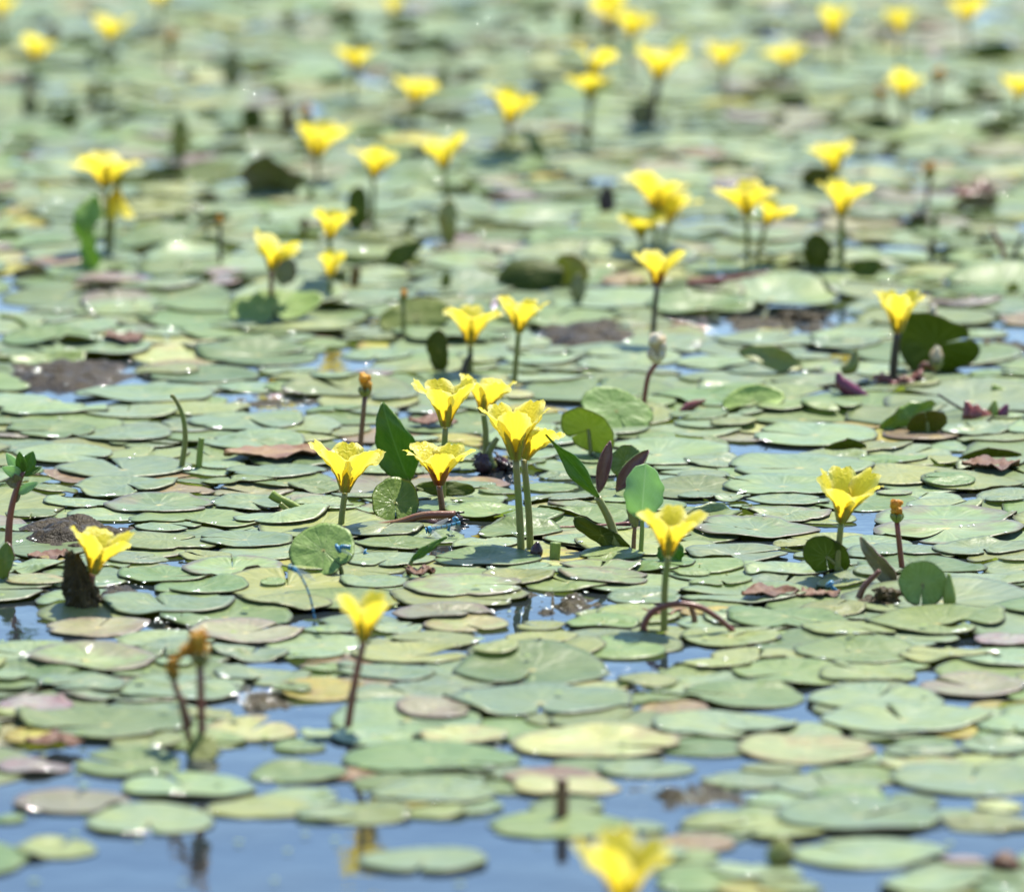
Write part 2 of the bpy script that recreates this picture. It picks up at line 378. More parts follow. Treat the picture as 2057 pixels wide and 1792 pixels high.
# ------------------------------------------------------------------ flowers
def sepal_geo(Rp, Zp, ph, ln, hw, gap, nS=9, nT=5):
    V, UV, F = [], [], []
    for i in range(nS):
        s = i / (nS - 1); r = Rp(s * ln) + gap; z = Zp(s * ln)
        ww = hw * (0.75 + 0.9 * s) * (1 - s ** 2.2) + 0.0001
        for j in range(nT):
            t = -1 + 2 * j / (nT - 1)
            x = t * ww
            V.append((r - min(x * x / (2 * max(r, 0.002)), 0.002) + 0.0006 * s * s * (1 if s > .8 else 0), x, z)); UV.append(((t + 1) / 2, s))
    for i in range(nS - 1):
        for j in range(nT - 1):
            a = i * nT + j; F.append((a, a + 1, a + nT + 1, a + nT))
    c, s_ = math.cos(ph), math.sin(ph)
    V = [(x * c - y * s_, x * s_ + y * c, z) for x, y, z in V]
    return V, UV, F
def flower(label, bx, by, wpx, foot, hr=0.72, lean=(0, 0), rot=None, seed=None, stem_mat=None, sep=None, group='yellow fringed flowers',
           land=None, flare=1.0, drop=(), fine=True, stem_r=0.0017, npet=5, stem_via=None, squash=1.0):
    q = random.Random(seed if seed is not None else int(bx * 13 + by))
    fx, fy = foot
    if not fine and squash > 0: wpx *= 1.06; hr *= 1.04; lean = (lean[0] + q.uniform(-.16, .16), lean[1] + q.uniform(-.06, .14))
    foot_w = G(fx, fy); Y = foot_w.y
    head = PT(bx, by, Y)
    if head.z < 0.004: head.z = 0.004
    sc = SC(Y, head.z); wm = wpx / sc; hm = wm * hr
    t = thing('yellow_flower', foot_w, label, 'flower', group, land, (bx, by - wpx * .4))
    ax = Vector((lean[0], lean[1], 1)).normalized()
    xa = Vector((1, 0, 0)); xa = (xa - ax * xa.dot(ax)).normalized(); ya = ax.cross(xa)
    rot = q.uniform(0, 6.28) if rot is None else rot
    M = Matrix((xa, ya, ax)).transposed()
    off = head - foot_w
    # stem
    sm = stem_mat or M_STEM_G
    via = [PT(a, b, Y) for a, b in (stem_via or [])]
    p0 = foot_w + Vector((0, 0, -0.012)); p1 = head - ax * 0.0005
    if not via:
        mid = p0.lerp(p1, 0.5) + Vector((q.uniform(-1, 1) * 0.0015, 0, 0)); via = [mid]
    tube('stem', [p0] + via + [p1], stem_r * 1.08, stem_r * 0.92, sm, t, 8, off=foot_w)
    sm2 = sep or M_SEPAL_G
    Rt = wm * 0.5 * 1.02
    def Rp(s): return stem_r * 0.9 + (Rt - stem_r * 0.9) * (0.62 * s + 0.38 * s ** 2.4 * flare) / (0.62 + 0.38 * flare)
    def Zp(s): return hm * (1.12 * s - 0.12 * s ** 2.5)
    # cup of the calyx
    cv, cf = [], []
    for i in range(6):
        s = 0.13 * i / 5
        for k in range(10):
            a = 2 * math.pi * k / 10; r = Rp(s) + 0.0006
            cv.append(off + M @ Vector((r * math.cos(a), r * math.sin(a), Zp(s))))
    for i in range(5):
        for k in range(10):
            cf.append((i * 10 + k, i * 10 + (k + 1) % 10, i * 10 + 10 + (k + 1) % 10, i * 10 + 10 + k))
    mesh_obj('calyx_cup', cv, cf, sm2, t)
    nS, nT = (20, 17) if fine else (11, 9)
    for k in range(npet):
        ph = rot + 2 * math.pi * k / npet + q.uniform(-0.07, 0.07)
        if k in drop: continue
        dp = q.uniform(-0.10, 0.16) if fine else q.uniform(-.28, .34); ll = q.uniform(0.93, 1.05) if fine else q.uniform(.82, 1.06)
        hwm = wm * q.uniform(0.225, 0.275)
        f1, f2, f3 = q.uniform(0, 6), q.uniform(0, 6), q.uniform(0, 6)
        so_ = q.uniform(0, 100)
        V, UV, F = [], [], []
        for i in range(nS):
            s = i / (nS - 1)
            prof = (0.22 + 0.78 * min(1, (s / 0.62)) ** 1.15) if s < 0.62 else math.sqrt(max(0.0, 1 - ((s - 0.62) / 0.44) ** 2.6))
            prof = max(prof, 0.12)
            for j in range(nT):
                v = -1 + 2 * j / (nT - 1); av = abs(v)
                se = s * ll * (1 - 0.10 * (1 - av) * (s ** 6) - 0.03 * av * av * s)
                r = Rp(min(se, 1.08)); z = Zp(min(se, 1.08))
                x = v * hwm * prof
                # slopes
                ds = 0.02; tr, tz = Rp(se + ds) - Rp(se), Zp(se + ds) - Zp(se); tl = math.hypot(tr, tz) or 1
                nrx, nrz = tz / tl, -tr / tl                      # outward normal
                cur = min(x * x / (2 * max(r, 0.0035)), 0.003) * max(0.0, 1 - s * 0.9)
                wing = max(0.0, av - 0.42) / 0.58
                cr = wing * wm * min(1, s * 1.8) * (0.066 * mnoise.noise(Vector((s * 3.6, v * .7, so_))) + 0.042 * mnoise.noise(Vector((s * 10, v * .9, so_ + 9))) + 0.018 * mnoise.noise(Vector((s * 24, v * 1.2, so_ + 5))))
                cr += wm * 0.030 * math.sin(s * 6 + f3) * s * (1 - av) * 0.5
                rel = wing * 0.05 * wm * s                        # margins roll outwards
                keel = -0.018 * wm * max(0, 1 - av / 0.22) * (s * (1 - s) * 3)
                n_ = cr + rel + keel - cur
                jit = 0.0
                if j in (0, nT - 1) or i == nS - 1: jit = 0.011 * wm
                r2 = r + nrx * n_ + q.uniform(-jit, jit) * 0.6; z2 = z + nrz * n_ + q.uniform(-jit, jit)
                x2 = x + q.uniform(-jit, jit)
                # pitch of this one petal
                c_, s_ = math.cos(dp * s), math.sin(dp * s)
                r3 = r2 * c_ + z2 * s_ * 0.6; z3 = z2 * c_ - r2 * s_ * 0.6
                V.append((r3, x2, z3 * squash)); UV.append(((v + 1) / 2, s))
        for i in range(nS - 1):
            for j in range(nT - 1):
                a = i * nT + j; F.append((a, a + 1, a + nT + 1, a + nT))
        c, s_ = math.cos(ph), math.sin(ph)
        VV = [off + M @ Vector((x * c - y * s_, x * s_ + y * c, z)) for x, y, z in V]
        mesh_obj('petal', VV, F, M_PETAL, t, UV)
    for k in range(5):
        ph = rot + 2 * math.pi * (k + 0.5) / 5 + q.uniform(-.06, .06)
        V, UV, F = sepal_geo(Rp, Zp, ph, q.uniform(0.44, 0.52), wm * 0.060, 0.0011)
        mesh_obj('sepal', [off + M @ Vector(p) for p in V], F, sm2, t, UV)
    if fine:
        parts = []
        for k in range(5):
            a = rot + 2 * math.pi * (k + 0.5) / 5
            p0_ = off + M @ Vector((0.15 * Rt * math.cos(a), 0.15 * Rt * math.sin(a), hm * 0.30)); p1_ = off + M @ Vector((0.20 * Rt * math.cos(a), 0.20 * Rt * math.sin(a), hm * 0.52))
            v, f = tube_geo([p0_, p0_.lerp(p1_, .6), p1_], 0.0006, 0.0009, 5); parts.append((v, f, 0))
        V, F, MI = merge(parts); mesh_obj('stamens', V, F, M_SHRIV_O, t)
    return t

def withered(label, hx, hy, foot, size, mat, group='withered flower heads', stem_mat=None, land=None, via=None, stem_r=0.0014, sep=None, seed=1, drape=None):
    q = random.Random(seed)
    fw = G(*foot); Y = fw.y; head = PT(hx, hy, Y); sc = SC(Y, head.z); r = size / sc * 0.5
    t = thing('withered_flower', fw, label, 'withered flower', group, land, (hx, hy))
    p1 = head - Vector((0, 0, r * 1.3))
    mids = [PT(a, b, Y) for a, b in (via or [])]
    tube('stem', [fw + Vector((0, 0, -0.012))] + mids + [p1], stem_r * 1.1, stem_r, stem_mat or M_STEM_B, t, 8, off=fw)
    parts = []
    o = head - fw
    for k in range(7):
        a = q.uniform(0, 6.28); rr = r * q.uniform(0.15, 0.55)
        c = o + Vector((math.cos(a) * rr, math.sin(a) * rr, q.uniform(-.1, 1.1) * r))
        v, f = blob_geo(c, r * q.uniform(.38, .6), r * q.uniform(.3, .5), r * q.uniform(.4, .7), q.random() * 40, 0.6, 2.2, 8); parts.append((v, f, 0))
    if drape:
        for k in range(3):
            pp = [o + Vector((q.uniform(-.3, .3) * r, q.uniform(-.3, .3) * r, r * .3))] + [PT(a_, b_ + q.uniform(-5, 5), Y + q.uniform(-.002, .002)) - fw for a_, b_ in drape]
            v, f = tube_geo(smooth_path(pp, 5), r * .42, r * .22, 6, None, .3); parts.append((v, f, 0))
    V, F, MI = merge(parts); mesh_obj('shriveled_petals', V, F, mat, t)
    V, F, MI = [], [], []
    parts = []
    for k in range(5):
        a = 2 * math.pi * k / 5 + q.uniform(0, .5)
        b0 = o + Vector((0, 0, -r * 1.4)); b1 = o + Vector((math.cos(a) * r * .55, math.sin(a) * r * .55, -r * .55)); b2 = o + Vector((math.cos(a) * r * .58, math.sin(a) * r * .58, -r * .05))
        v, f = tube_geo(smooth_path([b0, b1, b2], 4), 0, 0, 6, lambda u: r * (0.10 + 0.30 * math.sin(math.pi * min(1, u * 1.02)) * (1 - .4 * u))); parts.append((v, f, 0))
    V, F, MI = merge(parts); mesh_obj('calyx', V, F, sep or M_STEM_G, t)
    return t

MA = M_SEPAL_R
flower('fringed yellow flower on short stem left of the low maroon-calyx flower', 693, 988, 142, (687, 1062), .70, (.10, -.06), .35, 1, land='the centre-left yellow flower')
flower('pale fringed yellow flower with maroon sepals low over a dark root clump', 882, 974, 132, (884, 1034), .62, (0, -.05), .95, 2, M_STEM_B, MA, land='the low maroon-calyx flower')
flower('cream edged yellow flower standing directly above the low maroon-calyx flower', 895, 857, 122, (890, 1003), .80, (.02, -.04), .62, 3, M_STEM_G, land='the cream edged upper flower')
flower('open yellow flower tucked behind two others on a thick bent stem', 972, 832, 118, (972, 944), .66, (.16, .10), .1, 4, M_STEM_G, stem_via=[(976, 880)], land='the flower on the bent stem')
flower('largest yellow flower on a long straight stem, front one of the joined pair', 1036, 922, 136, (1049, 1114), .84, (-.04, -.05), .94, 5, M_STEM_G, land='the tall joined pair of flowers', stem_r=.0019)
flower('half hidden yellow flower at the right of the joined pair on its own long stem', 1053, 922, 132, (1066, 1106), .60, (.30, .10), .25, 6, M_STEM_G, stem_r=.0018)
flower('yellow flower on long brown stem above the arched red stem', 1342, 1116, 132, (1334, 1272), .72, (.06, -.06), 1.5, 7, M_STEM_G, land='the flower above the arched red stem', stem_via=[(1335, 1190)])
flower('wide open yellow flower on green stem next to an orange withered head at right', 1690, 1048, 134, (1683, 1160), .80, (.16, -.30), .55, 8, M_STEM_G, land='the wide open right flower')
flower('lopsided yellow flower in front of the algae covered stump', 187, 1152, 132, (165, 1228), .72, (.24, -.04), .5, 9, M_STEM_B, land='the flower at the stump')
flower('half closed yellow flower on a slanting reddish stem in the left foreground', 730, 1288, 118, (690, 1468), .84, (.10, -.05), 1.25, 10, M_STEM_R, land='the flower on slanting red stem', stem_via=[(712, 1375)])
flower('yellow flower with a dark stem beside it, in front of the upright green leaf', 945, 692, 110, (946, 757), .72, (.04, -.05), .3, 11, land='the left flower of the middle couple')
flower('small yellow flower with one petal stretched right on a slim stem', 1042, 668, 100, (1029, 776), .72, (.10, -.05), 1.15, 12, land='the small flower with stretched petal')
flower('yellow flower with browned left petal on a tall dark stem', 1320, 574, 103, (1310, 700), .74, (.06, -.03), .6, 13, M_STEM_D, MA, land='the flower on tall dark stem')
flower('closed looking yellow flower on thick stem by the large dark triangular leaf', 1803, 668, 92, (1796, 762), .92, (.04, -.05), .9, 14, M_STEM_D, stem_r=.0026, land='the flower by the triangular leaf')
flower('yellow flower of three pointed petals standing alone at left middle', 545, 542, 104, (540, 645), .66, (0, -.04), .7, 15, M_STEM_B, land='the lone left middle flower', fine=False)
flower('half turned small yellow flower above a wilted one at left centre', 662, 482, 76, (668, 590), .85, (.18, 0), .2, 16, fine=False, land='the half turned small flower')
flower('wide flat yellow flower standing above a drooping wilted blossom, far left', 212, 380, 122, (212, 515), .52, (0, -.04), .4, 17, fine=False, land='the wide far left flower')
flower('broad double looking yellow flower above the big brown upright leaf', 637, 322, 112, (640, 372), .62, (.05, 0), .2, 19, fine=False, land='the flower over the brown upright leaf')
flower('squat yellow flower above a dark upright leaf, right of the broad one', 750, 358, 95, (742, 470), .56, (.05, 0), .9, 20, fine=False)
flower('yellow flower above a tan and green upright leaf', 892, 342, 98, (900, 420), .70, (.04, 0), .5, 21, fine=False, land='the flower above the tan leaf')
flower('heart shaped yellow flower with a pale shiny leaf leaning below it', 1022, 252, 96, (1028, 330), .72, (0, 0), .65, 22, fine=False, land='the heart shaped far flower')
flower('flat blurred yellow flower in the upper centre left of the heart shaped one', 832, 207, 94, (826, 262), .45, (.05, 0), .3, 23, fine=False)
flower('blurred yellow flower highest on the left of centre', 712, 140, 88, (712, 200), .50, (0, 0), .1, 24, fine=False)
flower('blurred yellow flower under a wilted orange bloom in the upper right of centre', 1187, 200, 100, (1170, 310), .52, (.04, 0), 1.0, 25, fine=False, land='the flower under the wilted bloom')
flower('bold blurred yellow flower on a thick dark stalk near the top', 1322, 162, 118, (1302, 268), .66, (.03, 0), .4, 26, M_STEM_D, fine=False, stem_r=.003, land='the bold top flower')
flower('blurred flat yellow flower right of the bold top flower', 1452, 137, 92, (1450, 190), .50, (0, 0), .8, 27, fine=False)
flower('very flat blurred yellow flower, third of the row right of the bold top flower', 1582, 132, 90, (1582, 180), .40, (.06, 0), .2, 28, fine=False)
flower('blurred yellow flower cut by the top edge, upper one of the stacked two', 1232, 52, 84, (1232, 150), .75, (-.2, 0), .2, 29, fine=False)
flower('blurred yellow flower leaning right, lower one of the stacked two at top', 1266, 80, 92, (1266, 165), .60, (.2, 0), .6, 30, fine=False)
flower('blurred tall narrow yellow flower near the top right', 1678, 80, 66, (1680, 135), 1.0, (.08, 0), .5, 31, fine=False)
flower('small dark yellow blurred flower between two others at top right', 1808, 70, 64, (1808, 150), .8, (.05, 0), .9, 32, fine=False)
flower('pale flat blurred yellow flower in the top right corner', 1943, 48, 86, (1943, 110), .55, (0, 0), .1, 33, fine=False)
flower('blurred yellow flower with orange buds at either side, upper right', 1814, 200, 80, (1810, 262), .66, (0, 0), .7, 34, fine=False, land='the upper right flower with buds')
flower('yellow flower cut off by the right edge near the top', 2046, 202, 80, (2046, 262), .70, (.05, 0), .3, 35, fine=False)
flower('upper of two yellow flowers one above the other at right', 1677, 352, 96, (1677, 440), .72, (0, 0), .95, 36, fine=False)
flower('lower of two yellow flowers one above the other at right', 1690, 434, 100, (1690, 555), .72, (0, 0), .6, 37, M_STEM_G, fine=False, land='the stacked right flowers', stem_r=.0022)
flower('wide ragged yellow flower with a brown stained heart, right of centre', 1500, 436, 112, (1500, 548), .58, (-.06, 0), .25, 38, fine=False, land='the wide ragged flower')
flower('yellow flower bending out to the right from behind the ragged one', 1538, 452, 82, (1512, 540), .62, (.55, 0), .6, 39, fine=False)
flower('topmost yellow flower of the bunch of three right of centre', 1318, 428, 108, (1322, 512), .66, (0, .05), .4, 40, fine=False)
flower('right hand yellow flower of the bunch of three', 1342, 448, 106, (1326, 508), .56, (.12, 0), 1.1, 41, fine=False, land='the bunch of three flowers')
flower('lowest left yellow flower of the bunch of three', 1288, 477, 98, (1300, 520), .50, (-.05, 0), .8, 42, fine=False)
flower('very blurred big yellow flower cut by the bottom edge, nearest of all', 1250, 1838, 188, (1252, 1985), .86, (.02, 0), .55, 43, land='the big flower at the bottom edge')
flower('blurred lemon flower left of the top, over a dark leaf', 220, 86, 84, (205, 140), .62, (.12, 0), .9, 44, fine=False)
flower('blurred dull yellow flower near the top left corner', 72, 122, 76, (62, 170), .60, (.18, 0), .5, 45, fine=False)
flower('yellow flower sliced by the left edge at the very top', 2, 36, 60, (2, 95), .70, (0, 0), .5, 46, fine=False)
flower('sliver of a yellow flower at the top edge, left of centre', 322, 12, 70, (322, 60), .55, (0, 0), .5, 47, fine=False)
flower('drooping wilted yellow blossom hanging under the wide far left flower', 236, 372, 74, (220, 512), .98, (.12, -.1), .5, 18, fine=False, squash=-1.0)
flower('small wilted yellow blossom under the half turned flower, left centre', 664, 556, 62, (668, 605), .75, (.15, 0), .5, 51, fine=False)
flower('faint small yellow flower at the top edge above the row of left flowers', 790, 28, 40, (790, 78), .8, (0, 0), .5, 48, fine=False)
flower('sideways wilted orange-yellow bloom above the flower in upper right of centre', 1190, 152, 84, (1172, 305), .70, (.1, .2), .2, 52, fine=False, drop=(1, 3))

withered('orange withered flower head on a thin dark stem left of the lance shaped leaf', 733, 776, (718, 912), 32, M_SHRIV_O, seed=2, stem_mat=M_STEM_B, land='the orange withered head on dark stem')
withered('white withered flower head on a leaning red-brown stem', 1319, 700, (1288, 826), 46, M_SHRIV_W, seed=3, stem_mat=M_STEM_R, via=[(1300, 765)], sep=M_SHRIV_W, land='the white withered head')
withered('orange and white withered head on a straight pinkish stem at right', 1802, 1028, (1818, 1146), 34, M_SHRIV_O, seed=4, stem_mat=M_STEM_R, land='the orange withered head at right')
withered('orange withered head on a straight maroon stem rising from a small yellow-green pad', 402, 1308, (408, 1516), 50, M_SHRIV_O, seed=5, stem_mat=M_STEM_R, stem_r=.0016, land='the foreground withered heads', drape=[(392, 1296), (372, 1302), (352, 1326)])
withered('thin slanting withered head leaning left of its straight maroon neighbour', 348, 1346, (398, 1516), 32, M_SHRIV_O, seed=6, stem_mat=M_STEM_B, stem_r=.0014, via=[(362, 1400), (380, 1455)], sep=M_STEM_G, drape=[(346, 1330), (338, 1334)])
withered('small pale orange bud head on a straight stem, left of the middle couple', 810, 594, (812, 692), 20, M_SHRIV_O, seed=7, stem_mat=M_STEM_G, land='the small orange bud stem')
withered('crumpled white and orange head bent over beside the triangular leaf', 1880, 722, (1845, 765), 32, M_SHRIV_W, seed=8, stem_mat=M_STEM_R, via=[(1852, 735)])
withered('white withered head leaning against the top of the triangular leaf', 1872, 632, (1812, 705), 28, M_SHRIV_W, seed=9, stem_mat=M_STEM_R, via=[(1835, 660)])
withered('blurred orange bud on a dark stem at the far right', 1868, 345, (1856, 430), 26, M_SHRIV_O, seed=10, land='the far right orange bud')
withered('blurred dark stemmed bud standing in open water at left', 441, 448, (443, 535), 18, M_SHRIV_O, seed=11, stem_mat=M_STEM_D)
withered('blurred orange bud left of the upper right flower', 1768, 192, (1772, 245), 24, M_SHRIV_O, seed=12)
withered('blurred orange bud right of the upper right flower', 1884, 156, (1880, 225), 26, M_SHRIV_O, seed=13)
withered('blurred orange bud standing apart in the upper left', 342, 84, (338, 150), 28, M_SHRIV_O, seed=14)
withered('yellow bud head just above the broad flower over the brown leaf', 618, 234, (622, 330), 26, M_SHRIV_O, seed=15)

# ------------------------------------------------------------------ pad sheets
NR, NS = 8, 48
X0, Y0, RES = -1.3, 2.7, 0.003
GX, GY = 870, 1500
HF = np.zeros((GY, GX), np.float32)
def h_at(x, y):
    i = np.clip(((y - Y0) / RES).astype(int), 1, GY - 2); j = np.clip(((x - X0) / RES).astype(int), 1, GX - 2)
    return np.maximum.reduce([HF[i, j], HF[i + 1, j], HF[i - 1, j], HF[i, j + 1], HF[i, j - 1]])
def pad_shape(cx, cy, R, q, raise_=0.0, notch=None, asp=1.0, nr_=NR, ns=NS, drape=True, wavy=1.0):
    """polar sheet with a narrow notch; returns grid arrays (nr+1, ns+1)"""
    notch = q.uniform(0, 2 * math.pi) if notch is None else math.radians(notch)
    half = q.uniform(0.012, 0.09)
    phi = np.linspace(half, 2 * math.pi - half, ns + 1); rr = (np.arange(nr_ + 1) / nr_) ** .85
    d = np.minimum(phi, 2 * math.pi - phi)
    p = [q.uniform(0, 6.28) for _ in range(8)]
    out = 1 + .035 * np.sin(2 * phi + p[0]) + .026 * np.sin(3 * phi + p[1]) + .014 * np.sin(7 * phi + p[2]) + .010 * np.sin(13 * phi + p[3]) - .16 * np.exp(-(d / .16) ** 2)
    if q.random() < .42:                                          # a nibble out of the edge
        a0 = q.uniform(1, 5.2); out -= q.uniform(.06, .2) * np.exp(-((phi - a0) / q.uniform(.05, .14)) ** 2)
    P, Rr = np.meshgrid(phi, rr); O = np.broadcast_to(out, P.shape)
    lx = Rr * O * np.cos(P + notch) * R; ly = Rr * O * np.sin(P + notch) * R * asp
    ox = 0.0
    x, y = cx + lx, cy + ly
    t1 = q.uniform(-.02, .02) * wavy; t2 = q.uniform(-.012, .03) * wavy
    z = t1 * lx + t2 * ly + R * wavy * (Rr ** 2.2) * (.016 * np.sin(2 * P + p[4]) + .013 * np.sin(3 * P + p[5]) + .009 * np.sin(6 * P + p[6]))
    z += R * .028 * wavy * q.uniform(-.25, 1.1) * Rr ** 4
    if raise_ == 0 and q.random() < .45: raise_ = q.uniform(.03, .14)
    if raise_ > 0: z += raise_ * np.clip(ly / R + .25, 0, None) ** 1.5 * R * .55
    if q.random() < .38 * wavy:                                    # one stretch of rim turned up
        a0 = q.uniform(0, 6.28); z += R * q.uniform(.06, .18) * np.exp(-(np.angle(np.exp(1j * (P + notch - a0))) / .45) ** 2) * Rr ** 3
    if q.random() < (.12 if wavy < 1.2 else .28): z += q.uniform(.15, .5) * (.45 if wavy < 1.2 else 1) * np.clip(-ly / R - q.uniform(.1, .4), 0, None) ** 1.3 * np.exp(-((lx / R - q.uniform(-.4, .4)) / .5) ** 2) * R
    z = z + .0009
    if drape:
        g = h_at(x, y) + .0004; z = np.maximum(z, .0004)
        z = np.maximum(z, g)
        for _ in range(7):
            zs = z.copy()
            zs[1:-1, 1:-1] = (z[:-2, 1:-1] + z[2:, 1:-1] + z[1:-1, :-2] + z[1:-1, 2:]) / 4
            zs[-1, 1:-1] = (z[-1, :-2] + z[-1, 2:] + z[-2, 1:-1]) / 3; zs[-1, 0] = (z[-1, 1] + z[-2, 0]) / 2; zs[-1, -1] = (z[-1, -2] + z[-2, -1]) / 2
            zs[1:-1, 0] = (z[:-2, 0] + z[2:, 0] + z[1:-1, 1]) / 3; zs[1:-1, -1] = (z[:-2, -1] + z[2:, -1] + z[1:-1, -2]) / 3
            zs[0, :] = zs[1, :].mean(); z = np.maximum(zs * .75 + z * .25, g)
        # write into the height field
        fi = np.linspace(0, nr_, max(12, int(R / RES * 1.6))); fj = np.linspace(0, ns, max(60, int(R * 6.3 / RES * 1.5)))
        J, I = np.meshgrid(fj, fi); i0 = np.minimum(I.astype(int), nr_ - 1); j0 = np.minimum(J.astype(int), ns - 1); a, b = I - i0, J - j0
        bl = lambda A: (A[i0, j0] * (1 - a) * (1 - b) + A[i0 + 1, j0] * a * (1 - b) + A[i0, j0 + 1] * (1 - a) * b + A[i0 + 1, j0 + 1] * a * b)
        ii = ((bl(y) - Y0) / RES).astype(int); jj = ((bl(x) - X0) / RES).astype(int); ok = (ii >= 0) & (ii < GY) & (jj >= 0) & (jj < GX)
        np.maximum.at(HF, (ii[ok], jj[ok]), (bl(z)[ok] + .0004).astype(np.float32))
    u = .5 + .5 * Rr * np.cos(P); v = .5 + .5 * Rr * np.sin(P)
    return x, y, z, u, v
def pad_geo(x, y, z, u, v, th=.0006, under=True):
    n, m = x.shape; V = np.stack([x, y, z], -1).reshape(-1, 3); UV = np.stack([u, v], -1).reshape(-1, 2)
    I, J = np.meshgrid(np.arange(n - 1), np.arange(m - 1), indexing='ij'); a = (I * m + J).ravel()
    F = np.stack([a, a + m, a + m + 1, a + 1], -1)
    top = len(F); nv = len(V)
    R_ = np.arange(m) + (n - 1) * m
    if under:
        V2 = V.copy(); V2[:, 2] -= th; rs = (np.arange(nv) // m) / (n - 1)
        V = np.vstack([V, V2]); UV = np.vstack([UV, UV])
        F = np.vstack([F, F[:, ::-1] + nv])
        E = np.stack([R_[:-1], R_[:-1] + nv, R_[1:] + nv, R_[1:]], -1)
        s0 = np.arange(n) * m; s1 = s0 + m - 1
        E1 = np.stack([s0[:-1], s0[:-1] + nv, s0[1:] + nv, s0[1:]], -1); E2 = np.stack([s1[1:], s1[1:] + nv, s1[:-1] + nv, s1[:-1]], -1)
        F = np.vstack([F, E, E1, E2])
    else:
        V2 = V[R_].copy(); V2[:, 2] -= th; V = np.vstack([V, V2]); UV = np.vstack([UV, UV[R_]]); k = np.arange(m - 1)
        F = np.vstack([F, np.stack([R_[:-1], nv + k, nv + k + 1, R_[1:]], -1)])
    MI = np.zeros(len(F), np.int32); MI[top:] = 1
    return V, UV, F, MI
def fast_mesh(name, V, F, UV, MI, mats, rand):
    me = bpy.data.meshes.new(name); nf = len(F)
    me.vertices.add(len(V)); me.vertices.foreach_set('co', V.astype(np.float32).ravel())
    me.loops.add(nf * 4); me.loops.foreach_set('vertex_index', F.astype(np.int32).ravel())
    me.polygons.add(nf); me.polygons.foreach_set('loop_start', np.arange(nf, dtype=np.int32) * 4)
    for m in mats: me.materials.append(m)
    me.polygons.foreach_set('material_index', MI.astype(np.int32)); me.polygons.foreach_set('use_smooth', np.ones(nf, bool))
    ul = me.uv_layers.new(name='pad_uv'); ul.data.foreach_set('uv', UV[F.ravel()].astype(np.float32).ravel())
    at = me.attributes.new('pad_random', 'FLOAT', 'POINT'); at.data.foreach_set('value', np.broadcast_to(np.asarray(rand, np.float32), (len(V),)).copy())
    me.update(calc_edges=True); me.validate(); return me


# ------------------------------------------------------------------ leaves standing out of the water
def blade_geo(kind, n=18, m=9):
    """unit leaf: u along 0..1, returns list of (u, half width factor)"""
    out = []
    for i in range(n):
        u = i / (n - 1)
        if kind == 'lance': w_ = (math.sin(math.pi * min(1, u ** 0.8 * 0.97 + .03)) ** 0.9)
        elif kind == 'oval': w_ = math.sqrt(max(0, 1 - (2 * u - 1) ** 2)) * (1 + .15 * (u - .5))
        elif kind == 'spindle': w_ = math.sin(math.pi * u) ** .7
        else: w_ = math.sqrt(max(0, 1 - abs(2 * u - 1) ** 2.3))
        out.append((u, max(w_, 0.03)))
    return out
def leaf(name, label, cat, base, tip, wpx, foot, kind='oval', mat=None, under=None, face=0.2, bend=0.0, fold=0.0, roll=0.0, depth_tip=0.0, petiole=None,
         stem_mat=None, group=None, land=None, wav=0.045, seed=0, stem_r=.0013, label_part=None, bite=0.0):
    """a blade from base to tip (layout points), standing at foot; face turns the blade about its length (0 = broadside to the viewer)"""
    q = random.Random(seed + int(base[0] * 3 + base[1]))
    fw = G(*foot); Y = fw.y
    b = PT(base[0], base[1], Y); tp = PT(tip[0], tip[1], Y) + Vector((0, depth_tip, 0))
    sc = SC(Y, b.z); hw = wpx / sc / 2 / max(0.15, math.cos(face))
    t = thing(name, fw, label, cat, group, land, ((base[0] + tip[0]) / 2, (base[1] + tip[1]) / 2))
    L = tp - b; ln = L.length; U = L.normalized()
    viewn = Vector((0, -1, 0.12)); Nn = (viewn - U * viewn.dot(U)).normalized(); X = U.cross(Nn).normalized()
    c, s = math.cos(face), math.sin(face)
    X, Nn = X * c + Nn * s, Nn * c - X * s
    n, m = 20, 11
    V, UV, F = [], [], []; ph = q.uniform(0, 6)
    for u, wf in blade_geo(kind, n):
        for j in range(m):
            v = -1 + 2 * j / (m - 1)
            x = v * hw * wf * (1 + wav * abs(v) * (1.2 * math.sin(u * 23 + ph + v) + 1.6 * math.sin(u * 6 + ph * 2 + 2 * v)))
            if bite and v > 0: x *= 1 - bite * max(0, math.sin(u * 9 + ph))
            z = bend * ln * 4 * u * (1 - u) * .5 + fold * abs(v) * hw * wf + wav * ln * math.sin(u * 9 + ph + v * 1.3) * abs(v)
            if roll:
                a = v * roll; x = hw * wf * math.sin(a) / max(.3, roll) ; z += hw * wf * (1 - math.cos(a)) / max(.3, roll)
            V.append(b + U * (u * ln) + X * x + Nn * z - fw); UV.append((0.5 + v * wf * .47, 0.03 + 0.94 * u))
    for i in range(n - 1):
        for j in range(m - 1):
            a = i * m + j; F.append((a, a + 1, a + m + 1, a + m))
    V2 = []
    th = 0.0006
    me_n = len(V)
    bl = mesh_obj('blade', V, F, [mat or PM['l'], under or mat or M_UNDER], t, UV, None, q.random())
    sol = bl.modifiers.new('thickness', 'SOLIDIFY'); sol.thickness = th; sol.offset = 0; sol.material_offset = 1 if under else 0; sol.material_offset_rim = 1 if under else 0
    if petiole:
        tube('petiole', [fw + Vector((0, 0, -.01))] + [PT(a, b_, Y) for a, b_ in petiole] + [b + U * ln * .04], stem_r * 1.1, stem_r * .8, stem_mat or M_STEM_G, t, 7, off=fw)
    return t
